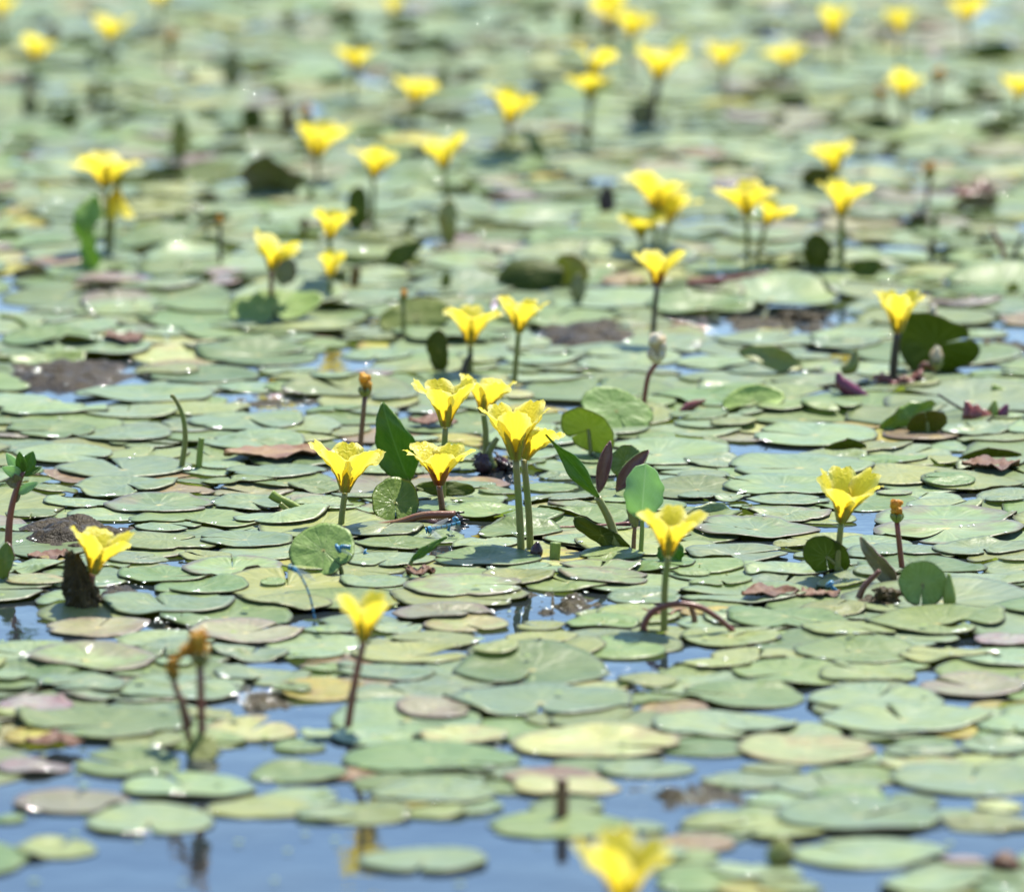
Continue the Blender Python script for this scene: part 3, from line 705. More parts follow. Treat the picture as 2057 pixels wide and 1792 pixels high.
def raised_pad(label, cx, cy, wpx, hpx, foot, col='g', roll=0, notch=270, lean=1, under=None, seed=0, land=None, petiole=None, stem_mat=None, cup=0.0, fold=0.0, dk=.5, group='upright leaves standing out of the water'):
    q = random.Random(seed * 5 + 1); fw = G(*foot); Y = fw.y; c = PT(cx, cy, Y); sc = SC(Y, c.z); a = wpx / sc / 2; b = hpx / sc / 2
    t = thing('upright_leaf', fw, label, 'leaf', group, land, (cx, cy))
    x, y, z, u, v = pad_shape(0, 0, 1.0, q, 0, notch, 1.0, 9, 48, False, 1.6)
    cr, sr = math.cos(math.radians(roll)), math.sin(math.radians(roll))
    A = Vector((cr, 0, sr)) * a; dep = lean * (dk * math.sqrt(max(0.0, a * a - b * b)) if dk < 1 else dk * b); B = Vector((-sr, 0, cr)) * b + Vector((0, dep, 0))
    N_ = A.cross(B).normalized()
    if N_.y > 0 and lean > 0: N_ = -N_
    zz = z * a * 1.1 + cup * a * (x * x + y * y) + fold * a * np.abs(x)
    P = np.stack([x * A[k] + y * B[k] + zz * N_[k] for k in range(3)], -1) + np.array(c - fw)
    V, UV, F, MI = pad_geo(P[..., 0], P[..., 1], P[..., 2], u, v, .0007)
    me = fast_mesh('blade', V, F, UV, MI, [PM[col], under or M_UNDER], q.random()); o = bpy.data.objects.new('blade', me); C.objects.link(o); o.parent = t
    ctr = c + N_ * float(zz[0, 0])
    tube('petiole', [fw + Vector((0, 0, -.01))] + [PT(g_, h_, Y) for g_, h_ in (petiole or [])] + [ctr - N_ * .0004], .0014, .0011, stem_mat or M_STEM_G, t, 7, off=fw)
    return t
def vein_leaf_mat(name, c1, c2, cv, trans, rough=0.3, tc2=(0.14, 0.36, 0.01)):
    k = NT(name)
    uv = k.n('ShaderNodeUVMap', uv_map='pad_uv').outputs[0]
    sp = k.n('ShaderNodeSeparateXYZ'); k.l(uv, sp.inputs[0])
    v = k.math('ABSOLUTE', k.math('SUBTRACT', sp.outputs[0], 0.5)); u = sp.outputs[1]
    n = k.noise(uv, 6, 3)
    mid = k.step(v, 0.03, 0.008)
    side = k.math('ABSOLUTE', k.math('SINE', k.math('SUBTRACT', k.math('MULTIPLY', u, 26.0), k.math('ADD', k.math('MULTIPLY', v, 30.0), k.math('MULTIPLY', n, 4.0)))))
    sv = k.step(side, 0.13, 0.03)
    vm = k.math('MAXIMUM', mid, k.math('MULTIPLY', sv, 0.55))
    col = k.mix(k.step(n, .35, .65), c1, c2); col = k.mix(k.math('MULTIPLY', vm, .6), col, cv)
    return k.bsdf(col, rough, k.bump(k.math('SUBTRACT', n, k.math('MULTIPLY', vm, .5)), .5, .0015), trans=trans, tcol=k.mix(.4, col, tc2))
M_LANCE = vein_leaf_mat('leaf_lance_green', (0.085, 0.19, 0.016), (0.12, 0.23, 0.022), (0.22, 0.36, 0.08), 0.42)
M_PALELEAF = vein_leaf_mat('leaf_pale_green', (0.36, 0.52, 0.27), (0.40, 0.56, 0.31), (0.6, 0.7, 0.5), 0.6, 0.4, (0.5, 0.75, 0.3))
M_PALELEAF.name = 'leaf_pale_green'

UL = 'upright leaves standing out of the water'
leaf('upright_leaf', 'deep green lance shaped leaf standing upright left of the cream edged flower', 'leaf', (822, 965), (768, 808), 82, (838, 988), 'lance', M_LANCE, None, .25, .14, .28, petiole=[(824, 975)], group=UL, land='the lance shaped green leaf', stem_mat=M_STEM_L, seed=3)
leaf('upright_leaf', 'long thin dark green leaf leaning left beside the tall joined pair', 'leaf', (1205, 1004), (1097, 872), 30, (1250, 1112), 'lance', M_LANCE, None, .6, -.06, .25, petiole=[(1228, 1055)], group=UL, land='the thin leaning leaf', seed=2, stem_r=.0024)
leaf('upright_leaf', 'pale green oval leaf with clear veins above the flower with arched red stem', 'leaf', (1290, 1045), (1298, 932), 78, (1284, 1118), 'oval', M_PALELEAF, None, .15, .14, .22, petiole=[(1289, 1080)], group=UL, land='the pale oval leaf', stem_mat=M_STEM_L, seed=4)
leaf('upright_leaf', 'small twisted brownish leaf on a thin stem left of the pale oval leaf', 'leaf', (1275, 1062), (1279, 985), 26, (1271, 1114), 'oval', PM['o'], None, .4, .12, .3, petiole=[(1273, 1090)], group=UL, stem_mat=M_STEM_B, seed=5)
leaf('upright_leaf', 'dark olive blade lying low left of the pale oval leaf', 'leaf', (1268, 1102), (1153, 1042), 36, (1262, 1112), 'oval', PM['d'], M_UNDER, .5, .10, .1, group=UL, seed=6)
leaf('upright_leaf', 'purple rolled leaf spindle pointing up behind the thin leaning leaf', 'leaf', (1203, 990), (1226, 886), 40, (1204, 1000), 'spindle', M_UNDER_P, None, .1, .05, 0, 1.5, group=UL, land='the purple rolled leaf', seed=7)
leaf('upright_leaf', 'brown purple leaf rolled to a point right of the purple spindle, with green inside', 'leaf', (1238, 988), (1303, 904), 44, (1240, 998), 'spindle', M_UNDER_P, PM['g'], .2, .14, 0, 1.2, group=UL, seed=8)
leaf('upright_leaf', 'green leaf half seen behind the rolled purple leaves', 'leaf', (1248, 960), (1270, 895), 62, (1250, 985), 'round', PM['g'], M_UNDER, .2, .05, .1, group=UL, seed=9)
raised_pad('olive green round leaf tilted up behind the thin leaning leaf', 1182, 862, 118, 84, (1192, 925), 'v', -38, 250, -.6, PM['v'], 3, 'the tilted olive round leaf')
raised_pad('pale green raised leaf behind the tilted olive round leaf', 1238, 826, 150, 74, (1240, 868), 'u', -20, 300, 1, None, 4, dk=1.2)
raised_pad('yellow-green round leaf with a bright glint facing the viewer', 794, 1010, 98, 82, (842, 1048), 'l', -22, 292, .9, None, 5, 'the glinting round leaf', [(822, 1040)], cup=-.06, dk=1.25)
leaf('upright_leaf', 'dark olive blade held flat behind the low maroon-calyx flower', 'leaf', (834, 978), (954, 984), 30, (884, 1000), 'oval', PM['d'], M_UNDER, .3, -.05, .1, group=UL, seed=13)
raised_pad('light green round leaf with a blue damselfly, tilted toward the viewer', 649, 1106, 132, 92, (684, 1162), 'u', 16, 300, 1, None, 6, 'the round leaf with damselfly', [(684, 1140)], dk=1.1)
raised_pad('dark olive leaf curving up behind the stem of the wide open right flower', 1660, 1118, 96, 80, (1690, 1160), 'd', -28, 300, -1, PM['d'], 7, None, [(1692, 1150)], fold=-.25)
leaf('upright_leaf', 'narrow folded brown-green leaf leaning left below the right withered head', 'leaf', (1803, 1176), (1728, 1078), 36, (1802, 1185), 'lance', PM['o'], M_UNDER_P, .4, .08, .6, group=UL, land='the folded brown-green leaf', seed=16)
raised_pad('rounded bluish green leaf standing in the water right of the folded leaf', 1853, 1172, 100, 86, (1862, 1222), 'u', -12, 275, 1, None, 8, 'the bluish round standing leaf')
leaf('upright_leaf', 'small bent green leaf on a thin stalk in front of the dark root clump', 'leaf', (824, 1128), (898, 1078), 16, (824, 1160), 'lance', M_LANCE, None, .3, .10, .1, petiole=[(822, 1145)], group=UL, seed=18)
raised_pad('large dark triangular leaf standing behind the closed looking flower', 1880, 692, 168, 122, (1886, 748), 'd', -24, 40, -1, PM['d'], 9, 'the dark triangular leaf', fold=-.3)
leaf('upright_leaf', 'green leaf half under water just behind the brown stem at centre right', 'leaf', (1345, 1140), (1352, 1085), 52, (1346, 1142), 'oval', M_LANCE, None, .3, .05, .1, group=UL, seed=20)
leaf('upright_leaf', 'red edged leaf cut by the left edge under the red stemmed plant', 'leaf', (6, 1166), (16, 1090), 36, (6, 1170), 'oval', PM['l'], M_UNDER_P, .3, .10, .2, group=UL, seed=21)
leaf('upright_leaf', 'brown backed leaf folded over, left of the triangular leaf', 'leaf', (1484, 706), (1612, 738), 44, (1545, 752), 'oval', PM['y'], M_UNDER_P, .3, .10, .4, group=UL, seed=22)
leaf('upright_leaf', 'pale green leaf rearing up with a dark hollow beneath, right side', 'leaf', (1768, 862), (1880, 824), 52, (1800, 872), 'oval', PM['l'], M_UNDER, -.2, .12, .15, group=UL, land='the rearing pale leaf', seed=23, depth_tip=.02, wav=.08)
raised_pad('dark backed leaf behind the rearing pale leaf', 1862, 846, 84, 50, (1868, 876), 'd', 10, 90, -1, M_UNDER, 13)
leaf('upright_leaf', 'nearly black arched leaf edge at the right side', 'leaf', (1988, 922), (1985, 890), 140, (1988, 922), 'round', PM['d'], M_UNDER, .1, .2, .1, group=UL, land='the black arched leaf', seed=25, depth_tip=-.02)
leaf('upright_leaf', 'small dark arched leaf edge left of the black arched one', 'leaf', (1700, 904), (1698, 874), 84, (1700, 904), 'round', PM['d'], M_UNDER, .1, .2, .1, group=UL, seed=26, depth_tip=-.015)
raised_pad('raised green leaf with a shaded front edge left of the rearing pale leaf', 1512, 806, 128, 46, (1512, 834), 'u', 10, 200, 1, None, 14, dk=1.2)
leaf('upright_leaf', 'grey-green leaf back floating behind the flower with arched red stem', 'leaf', (1375, 1040), (1476, 1042), 44, (1420, 1050), 'oval', PM['m'], M_UNDER, .2, .08, .1, group=UL, seed=28, depth_tip=.02)
leaf('upright_leaf', 'blurred yellow-green triangular leaf standing left of the tall dark stem', 'leaf', (1135, 582), (1155, 512), 76, (1138, 584), 'oval', PM['Y'], PM['Y'], .2, .05, .1, group=UL, land='the yellow triangular leaf', seed=29)
raised_pad('blurred glossy green leaf curling with a white glint near the yellow triangular leaf', 1064, 545, 132, 62, (1066, 590), 'd', 6, 200, 1, None, 10, 'the glossy curled leaf', cup=-.35)
leaf('upright_leaf', 'large blurred brown and dark green leaf standing in the upper left', 'leaf', (560, 388), (540, 298), 124, (556, 390), 'round', PM['o'], M_UNDER, .2, .1, .4, group=UL, land='the brown upright leaf', seed=31, depth_tip=-.03, bite=.35, wav=.09)
leaf('upright_leaf', 'tall blurred bluish green leaf below the wide far left flower', 'leaf', (180, 545), (188, 390), 50, (180, 548), 'oval', PM['u'], None, .2, .2, .5, group=UL, seed=32, wav=.14, bite=.25)
leaf('upright_leaf', 'blurred tan and green leaf standing under the upper centre flower', 'leaf', (902, 492), (904, 400), 38, (902, 495), 'oval', PM['t'], PM['t'], .2, .2, .4, group=UL, land='the tan standing leaf', seed=33)
leaf('upright_leaf', 'blurred dark green narrow leaf standing under the squat flower', 'leaf', (716, 465), (722, 374), 44, (716, 468), 'oval', PM['d'], M_UNDER, .2, .05, .1, group=UL, seed=34)
leaf('upright_leaf', 'blurred dark wedge shaped leaf in the middle distance', 'leaf', (770, 540), (852, 484), 44, (815, 545), 'lance', PM['d'], M_UNDER, .2, .08, .1, group=UL, land='the dark wedge leaf', seed=35)
raised_pad('big yellow-green raised leaf behind the middle couple of flowers', 835, 636, 150, 58, (838, 672), 'v', 8, 270, 1, None, 12, dk=1.2)
leaf('upright_leaf', 'dark green leaf standing upright just left of the middle couple', 'leaf', (884, 748), (880, 662), 44, (886, 750), 'oval', PM['d'], M_UNDER, .3, .05, .2, group=UL, seed=37)
leaf('upright_leaf', 'pale shiny strip of leaf leaning down right of the heart shaped flower', 'leaf', (1098, 330), (1052, 252), 26, (1096, 332), 'lance', PM['m'], None, .2, .05, .1, group=UL, seed=38)
leaf('upright_leaf', 'blurred black pointed leaf standing like a small fin in mid distance', 'leaf', (1216, 436), (1222, 366), 34, (1216, 438), 'lance', M_ROOT, None, .2, .05, .1, group=UL, land='the black fin leaf', seed=39)
leaf('upright_leaf', 'blurred dark leaf standing left of the stalk of the stacked right flowers', 'leaf', (1645, 545), (1640, 468), 56, (1645, 548), 'oval', PM['d'], M_UNDER, .2, .1, .2, group=UL, seed=40)
leaf('upright_leaf', 'blurred dark leaf curling right of the stalk of the stacked right flowers', 'leaf', (1690, 560), (1775, 530), 40, (1730, 562), 'oval', PM['d'], M_UNDER, .2, .1, .2, group=UL, seed=41)
raised_pad('blurred dark green leaf behind the upper of the stacked right flowers', 1642, 358, 66, 54, (1642, 390), 'd', 10, 270, -1, M_UNDER, 15)
raised_pad('raised green leaf with a tan front behind the lone left middle flower', 552, 618, 190, 54, (552, 650), 'u', 4, 270, 1, None, 11, dk=1.9)
leaf('upright_leaf', 'brown leaf standing behind the lone left middle flower head', 'leaf', (562, 572), (586, 520), 46, (566, 600), 'oval', PM['o'], M_UNDER_P, .2, .05, .05, group=UL, seed=44)

raised_pad('small yellow-green pad held up where the two withered stems meet', 406, 1504, 70, 46, (408, 1522), 'v', 0, 120, 1, None, 16, dk=1.2)

# extra blurred raised leaves in the far carpet (label written later from what is near)
FAR_RAISED = []
MORE_FAR = []
for _k in range(170):
    _y = 40 + 560 * rnd.random() ** 1.1; _x = rnd.uniform(10, 2045)
    if any(abs(f_[1] - _x) < 50 and -60 < f_[2] - _y < 30 for f_ in LAND if f_[2] < 600): continue
    _w = rnd.uniform(28, 84); _h = rnd.uniform(9, 24)
    if rnd.random() < .22: _w, _h = rnd.uniform(12, 26), rnd.uniform(26, 52)
    MORE_FAR.append((round(_x), round(_y), _w, _h, rnd.choice('dddddddgoorrvt')))
for (x, y, w_, h_, c) in [(140, 235, 40, 34, 'd'), (215, 255, 44, 18, 'd'), (155, 88, 80, 22, 'd'), (330, 345, 90, 26, 'd'), (360, 280, 36, 90, 'y'), (505, 240, 44, 52, 'd'), (575, 240, 26, 60, 'r'),
        (1130, 270, 130, 30, 'r'), (880, 300, 110, 24, 'o'), (740, 270, 60, 20, 'd'), (905, 235, 80, 26, 'o'), (900, 110, 90, 26, 'p'), (800, 95, 60, 30, 'd'), (690, 30, 60, 30, 'd'), (1090, 30, 60, 24, 'd'),
        (1450, 15, 70, 40, 'o'), (1640, 60, 90, 24, 'o'), (1730, 90, 80, 24, 'o'), (1990, 100, 90, 36, 'd'), (1760, 250, 70, 30, 'd'), (1925, 225, 90, 24, 'd'), (2000, 255, 80, 36, 'd'), (1840, 450, 50, 30, 'd'), (1960, 405, 90, 36, 'r'),
        (1595, 205, 60, 26, 'd'), (1010, 305, 120, 22, 'd'), (1210, 495, 80, 24, 'd'), (380, 555, 110, 18, 't'), (220, 570, 160, 16, 'r'), (60, 545, 70, 24, 'r'), (1160, 40, 40, 60, 't'), (465, 140, 40, 70, 'o'), (60, 215, 36, 40, 'o'),
        (1290, 235, 50, 60, 'o'), (930, 25, 70, 20, 'g'), (1955, 180, 50, 36, 't'), (1340, 320, 50, 30, 'o'), (1450, 330, 90, 20, 'y'), (1700, 225, 130, 14, 't'), (1080, 365, 90, 12, 't'), (1905, 505, 60, 20, 'd'), (1160, 580, 30, 60, 'o'),
        (1600, 445, 70, 20, 'y'), (2030, 320, 60, 20, 't'), (80, 370, 70, 20, 'o'), (110, 330, 60, 16, 't'), (300, 500, 60, 14, 'Y'), (470, 385, 60, 14, 'Y')] + MORE_FAR:
    o = leaf('raised_leaf', None, 'leaf', (x - w_ / 2, y + h_ * .3), (x + w_ / 2, y - h_ * .1), h_, (x, y + h_ * .5 + 2), 'oval', PM[c], M_UNDER, .1, .1, .15, seed=int(x)) if w_ >= h_ else \
        leaf('raised_leaf', None, 'leaf', (x, y + h_ / 2), (x + 4, y - h_ / 2), w_, (x, y + h_ * .5 + 2), 'oval', PM[c], M_UNDER, .2, .1, .15, seed=int(x))
    FAR_RAISED.append((o, x, y, w_, h_, c))

# ------------------------------------------------------------------ little plants, stubs, buds, runners, roots
def px_tube(name, label, cat, pts, r0, r1, mat, foot=None, group=None, land=None, prof=None, jitter=0.0):
    foot = foot or pts[0]; fw = G(*foot); Y = fw.y
    P = []
    for p in pts:
        q_ = PT(p[0], p[1], Y + (p[2] if len(p) > 2 else 0)); P.append(q_)
    o = tube(name, P, r0, r1, mat, None, 8, prof, 8, off=fw, jitter=jitter); o.location = fw
    return tag(o, label, cat, group, None, land, pts[len(pts) // 2][:2])
SG = 'bare stems and stubs poking from the water'
px_tube('curved_stem', 'tall curved olive stem with a hooked dry tip standing alone at left', 'stem', [(364, 944), (372, 880), (366, 832), (349, 798), (342, 797)], .0017, .0009, M_STEM_G, group=SG, land='the tall curved stem')
px_tube('stem_stub', 'short light green stub right of the tall curved stem', 'stem', [(399, 944), (402, 905), (405, 880)], .0018, .0017, M_STEM_L, group=SG)
px_tube('stem_stub', 'cut light green stub right of the foot of the tall joined pair', 'stem', [(1114, 1128), (1115, 1108), (1116, 1090)], .0027, .0028, M_STEM_L, group=SG, land='the cut green stub')
px_tube('stem_stub', 'thick blurred brown stub mirrored in the bottom foreground', 'stem', [(1128, 1646), (1129, 1605), (1129, 1564)], .0030, .0026, M_STEM_B, group=SG, land='the foreground brown stub')
px_tube('arched_stem', 'dark red stem arching over the water in front of the centre right flower', 'stem', [(1302, 1280), (1293, 1258), (1312, 1228), (1352, 1214), (1400, 1218), (1440, 1240), (1474, 1268)], .0018, .0013, M_STEM_R, (1302, 1280), SG, 'the arched red stem')
px_tube('stem_stub', 'short red-brown stub hanging from the arched red stem', 'stem', [(1396, 1258), (1394, 1238), (1388, 1218)], .0016, .0013, M_STEM_B, (1396, 1258), SG)
px_tube('runner_stem', 'brown runner stem lying across pads left of the dark root clump', 'stem', [(686, 1064), (740, 1060), (800, 1050), (850, 1036), (915, 1034)], .0018, .0022, M_STEM_B, (760, 1068), SG)
px_tube('runner_stem', 'dark runner stem lying behind the stems of the tall joined pair', 'stem', [(1075, 1060), (1140, 1061), (1210, 1057), (1266, 1052)], .0013, .0013, M_STEM_B, (1160, 1066), SG)
px_tube('bent_pod', 'fat bent green seed pod lying behind the centre-left pads', 'seed pod', [(544, 992), (556, 1000), (585, 1014), (614, 1030)], .0026, .0022, M_STEM_L, (560, 1030), SG, 'the fat green pod')
px_tube('bent_pod', 'second thinner green pod lying in front of the fat bent one', 'seed pod', [(562, 1012), (580, 1026), (600, 1034)], .0014, .0014, M_STEM_G, (570, 1036), SG)
px_tube('curved_stem', 'dark stem rising behind the left flower of the middle couple', 'stem', [(932, 762), (935, 735), (946, 712)], .0024, .0016, M_STEM_D, group=SG)
px_tube('curved_stem', 'pinkish blurred stem leaning left at the far right edge', 'stem', [(2022, 545), (2012, 500), (1992, 460)], .0020, .0016, M_STEM_R, group=SG)
px_tube('curved_stem', 'blurred forked dark stem right of the pinkish leaning one', 'stem', [(2026, 545), (2040, 505), (2056, 470)], .0016, .0012, M_STEM_D, group=SG)
px_tube('curved_stem', 'dark thin stem running down to the red buds at right', 'stem', [(1962, 838), (1920, 815), (1884, 792)], .0009, .0007, M_STEM_D, (1930, 845), SG)
px_tube('curved_stem', 'brown stem leaning behind the folded brown-green leaf', 'stem', [(1722, 1212), (1735, 1180), (1768, 1146)], .0020, .0012, M_STEM_B, group=SG)
px_tube('curved_stem', 'green stem bow beside the far left leaf under water', 'stem', [(0, 635), (30, 640), (60, 660), (80, 668)], .0018, .0014, M_STEM_L, (40, 676), SG)
px_tube('fallen_stem', 'pink blurred fallen stem with a pale tip lying right of the tall dark stem', 'stem', [(1380, 570), (1440, 566), (1500, 560), (1545, 552)], .0030, .0026, M_STEM_R, (1450, 582), SG)
px_tube('curved_stem', 'yellow-green arched stem at the right edge behind the black leaf', 'stem', [(1992, 778), (2020, 790), (2060, 796)], .0026, .0026, M_STEM_L, (2020, 800), SG)
px_tube('curved_stem', 'thick bent stem joining the flower on the bent stem at its root', 'stem', [(992, 940), (982, 912), (994, 888), (1000, 880)], .0024, .0012, M_STEM_G, (990, 948), SG)
bp = lambda r: (lambda u: r * (0.35 + 1.0 * math.sin(math.pi * (0.12 + 0.80 * u)) ** .9) * (1 - .55 * u ** 3))
BG = 'closed flower buds'
px_tube('flower_bud', 'dark pointed bud at the foot of the tall joined pair', 'bud', [(1078, 1122), (1078, 1105), (1080, 1088)], 0, 0, M_ROOT, group=BG, prof=bp(.0026))
px_tube('flower_bud', 'upright yellow-green bud right of the bluish round standing leaf', 'bud', [(1908, 1224), (1907, 1195), (1906, 1152)], 0, 0, M_STEM_L, group=BG, prof=bp(.0026), land='the upright yellow-green bud')
px_tube('flower_bud', 'purple horn shaped bud lying left of the closed looking flower', 'bud', [(1740, 800), (1712, 786), (1690, 768), (1682, 748)], 0, 0, M_BUD_P, (1715, 805), BG, 'the purple horn bud', prof=bp(.0036))
px_tube('flower_bud', 'olive bent bud just above the purple horn shaped one', 'bud', [(1690, 745), (1712, 735), (1720, 702)], 0, 0, M_STEM_G, (1712, 780), BG, prof=bp(.0030))
px_tube('flower_bud', 'pink-brown bud lying on a pad left of the rearing pale leaf', 'bud', [(1366, 830), (1390, 815), (1418, 804)], 0, 0, M_BUD_R, (1392, 828), BG, prof=bp(.0022))
for i, (pts, m, lb) in enumerate([([(1942, 848), (1948, 830), (1940, 806)], M_BUD_R, 'leftmost red bud of the cluster at the right side'), ([(1955, 850), (1962, 832), (1962, 812)], M_BUD_R, 'fat middle red bud of the right side cluster'),
        ([(1970, 850), (1978, 838), (1976, 822)], M_BUD_R, 'low red bud pressed against the green bud, right side cluster'), ([(1990, 846), (1995, 826), (1999, 804)], M_STEM_L, 'single green bud among the red buds at the right side'), ([(2004, 846), (2014, 832), (2024, 812)], M_BUD_P, 'small purple bud leaning right in the right side cluster')]):
    px_tube('flower_bud', lb, 'bud', pts, 0, 0, m, None, BG, 'the red bud cluster' if i == 1 else None, prof=bp(.0035 if i < 3 else .0028))
px_tube('flower_bud', 'blurred yellow-brown bud in the bottom right foreground', 'bud', [(1570, 1740), (1569, 1712), (1573, 1680)], 0, 0, M_STEM_G, None, BG, 'the foreground yellow bud', prof=bp(.0050))
px_tube('flower_bud', 'blurred brown bud near the bottom right corner', 'bud', [(2018, 1752), (2020, 1730), (2024, 1710)], 0, 0, M_DRY, None, BG, 'the bottom right brown bud', prof=bp(.0052))

def clump(label, pts, mat, cat='roots', group='dark root clumps', land=None, at=None, seed=0):
    q = random.Random(seed); x0, y0 = pts[0][:2]; fw = G(x0, y0); parts = []
    for (x, y, w_, h_) in pts:
        p = PT(x, y, fw.y + q.uniform(-.012, .006)); sc = SC(fw.y)
        v, f = blob_geo(p - fw, w_ / sc / 2, w_ / sc / 2 * .8, h_ / sc / 2, q.random() * 50, .7, 2.0, 10); parts.append((v, f, 0))
    for k in range(len(pts) * 4):
        x, y, w_, h_ = q.choice(pts); p = PT(x, y, fw.y + q.uniform(-.01, .0)) - fw; sc = SC(fw.y)
        a = q.uniform(0, 6.28); e = p + Vector((math.cos(a) * w_ / sc * .8, math.sin(a) * .01, q.uniform(-.2, .9) * h_ / sc * .8))
        v, f = tube_geo(smooth_path([p, p.lerp(e, .5) + Vector((0, 0, .002)), e], 3), .0012, .0005, 5); parts.append((v, f, 0))
    V, F, MI = merge(parts); o = mesh_obj('root_clump', V, F, mat); o.location = fw
    return tag(o, label, cat, group, None, land, at or (x0, y0))
clump('dark purple root clump with knobs under the low maroon-calyx flower', [(885, 1050, 60, 34), (912, 1062, 40, 26), (862, 1046, 36, 22), (922, 1042, 18, 16), (900, 1082, 46, 22), (905, 1050, 26, 24)], M_ROOT, land='the dark root clump', seed=1)
clump('brown root clump with reddish shoots under the flower on the bent stem', [(985, 945, 60, 24), (970, 932, 30, 40), (1005, 930, 30, 26), (1018, 940, 26, 18)], M_ROOT, land='the brown root clump', seed=2)
clump('muddy dark clump between the folded leaf and the standing round leaf', [(1755, 1215, 70, 32), (1785, 1200, 44, 32), (1730, 1222, 30, 18), (1770, 1192, 20, 22)], M_MUD, land='the muddy clump at right', seed=3)
clump('pinkish root knobs at the foot of the closed looking flower', [(1800, 772, 60, 16), (1775, 765, 30, 18), (1822, 768, 30, 18), (1845, 760, 24, 26)], M_BUD_R, seed=4)
clump('dark crusty root knot in the middle distance right of the flower on dark stem', [(1610, 640, 70, 20), (1580, 636, 40, 24), (1650, 645, 40, 16)], M_MUD, seed=5)
clump('black mud knot standing among far pads at the right', [(1838, 462, 52, 30), (1845, 440, 30, 30)], M_ROOT, seed=6)
clump('blurred brown knot of stems near the far right edge', [(1950, 400, 60, 40), (1975, 385, 40, 40)], M_BUD_R, seed=7)

# red stemmed plant at the left edge
fw = G(16, 1128); Y = fw.y
pl = thing('waterside_plant', fw, 'small red stemmed plant with a rosette of green leaves at the left edge', 'plant', None, 'the red stemmed plant', (40, 960))
tube('stem', [fw + Vector((0, 0, -.01)), PT(18, 1060, Y), PT(28, 1000, Y), PT(46, 948, Y)], .0021, .0013, M_STEM_R, pl, 8, off=fw)
def plant_leaf(b, tp, wpx, face, mat, fold=.25, dy=0.0):
    bb, tt = PT(b[0], b[1], Y), PT(tp[0], tp[1], Y) + Vector((0, dy, 0)); U = (tt - bb).normalized(); ln = (tt - bb).length
    vn = Vector((0, -1, .15)); N_ = (vn - U * vn.dot(U)).normalized(); X = U.cross(N_).normalized(); c, s = math.cos(face), math.sin(face)
    X, N_ = X * c + N_ * s, N_ * c - X * s; hw = wpx / SC(Y) / 2; V, UV, F = [], [], []
    for i in range(12):
        u = i / 11; wf = max(.05, math.sin(math.pi * u ** .85) ** .8)
        for j in range(7):
            v = -1 + j / 3; V.append(bb + U * u * ln + X * v * hw * wf + N_ * (fold * abs(v) * hw * wf - .12 * ln * u * u) - fw); UV.append((.5 + v * wf * .45, u))
    for i in range(11):
        for j in range(6): a = i * 7 + j; F.append((a, a + 1, a + 8, a + 7))
    o = mesh_obj('leaf', V, F, mat, pl, UV); sm = o.modifiers.new('thickness', 'SOLIDIFY'); sm.thickness = .0007; return o
for a in [((46, 950), (38, 908), 22, .3, M_LANCE, .25, -.004), ((48, 948), (68, 908), 30, -.3, M_LANCE, .3, .0), ((44, 952), (8, 914), 24, .4, M_PALELEAF, .25, .004), ((44, 954), (8, 938), 24, .2, M_PALELEAF, .2, -.006),
          ((48, 955), (84, 937), 14, .2, M_LANCE, .2, .002), ((40, 968), (14, 966), 26, .2, PM['o'], .2, -.004), ((40, 968), (32, 953), 16, .2, PM['o'], .2, -.006), ((36, 992), (74, 966), 20, .5, M_PALELEAF, .3, -.002), ((32, 1010), (40, 985), 8, .2, PM['o'], .1, 0)]:
    plant_leaf(*a)

# ------------------------------------------------------------------ algae mats and the stump
def algae(label, cx, cy, wpx, hpx, hz, mat, seed, land=None, name='algae_mat', group='floating algae mats'):
    c = G(cx, cy); a = wpx / SC(c.y) / 2; n0 = G(cx, cy - hpx / 2).y; n1 = G(cx, cy + hpx / 2).y; b = (n0 - n1) / 2
    nr_, ns = 30, 96; V = [(0, 0, hz * (.6 + .4 * mnoise.noise(Vector((seed, 0, 0)))))]; F = []
    for i in range(1, nr_ + 1):
        r = i / nr_
        for k in range(ns):
            an = 2 * math.pi * k / ns; d = Vector((math.cos(an), math.sin(an), 0))
            ed = 1 + .38 * mnoise.fractal(d * 1.6 + Vector((seed * 7, 0, 0)), 1.0, 2.0, 4)
            x, y = d.x * r * a * ed, d.y * r * b * ed
            P = Vector((x * 26 + seed * 9, y * 34, seed))
            z = (hz * .72 * (1 - r ** 2.2) * (.5 + .75 * mnoise.fractal(P, .9, 2.1, 4)) if mat is not M_ALGAE_O else hz * .62 * (1 - r ** 3) * (.42 + .8 * mnoise.fractal(P * 1.9, .9, 2.1, 4))) + hz * .13 * mnoise.noise(P * 4.5) + .0006 * mnoise.noise(P * 13) - .0035 * (r ** 4) - (hz * .30 if mat is M_ALGAE_O else hz * .08)
            V.append((x, y, z))
    for k in range(ns): F.append((0, 1 + k, 1 + (k + 1) % ns))
    for i in range(nr_ - 1):
        for k in range(ns):
            k2 = (k + 1) % ns; F.append((1 + i * ns + k, 1 + (i + 1) * ns + k, 1 + (i + 1) * ns + k2, 1 + i * ns + k2))
    o = mesh_obj(name, V, F, mat); o.location = (c.x, c.y, 0.0005)
    return tag(o, label, 'algae', group, None, land, (cx, cy))
ALG = []
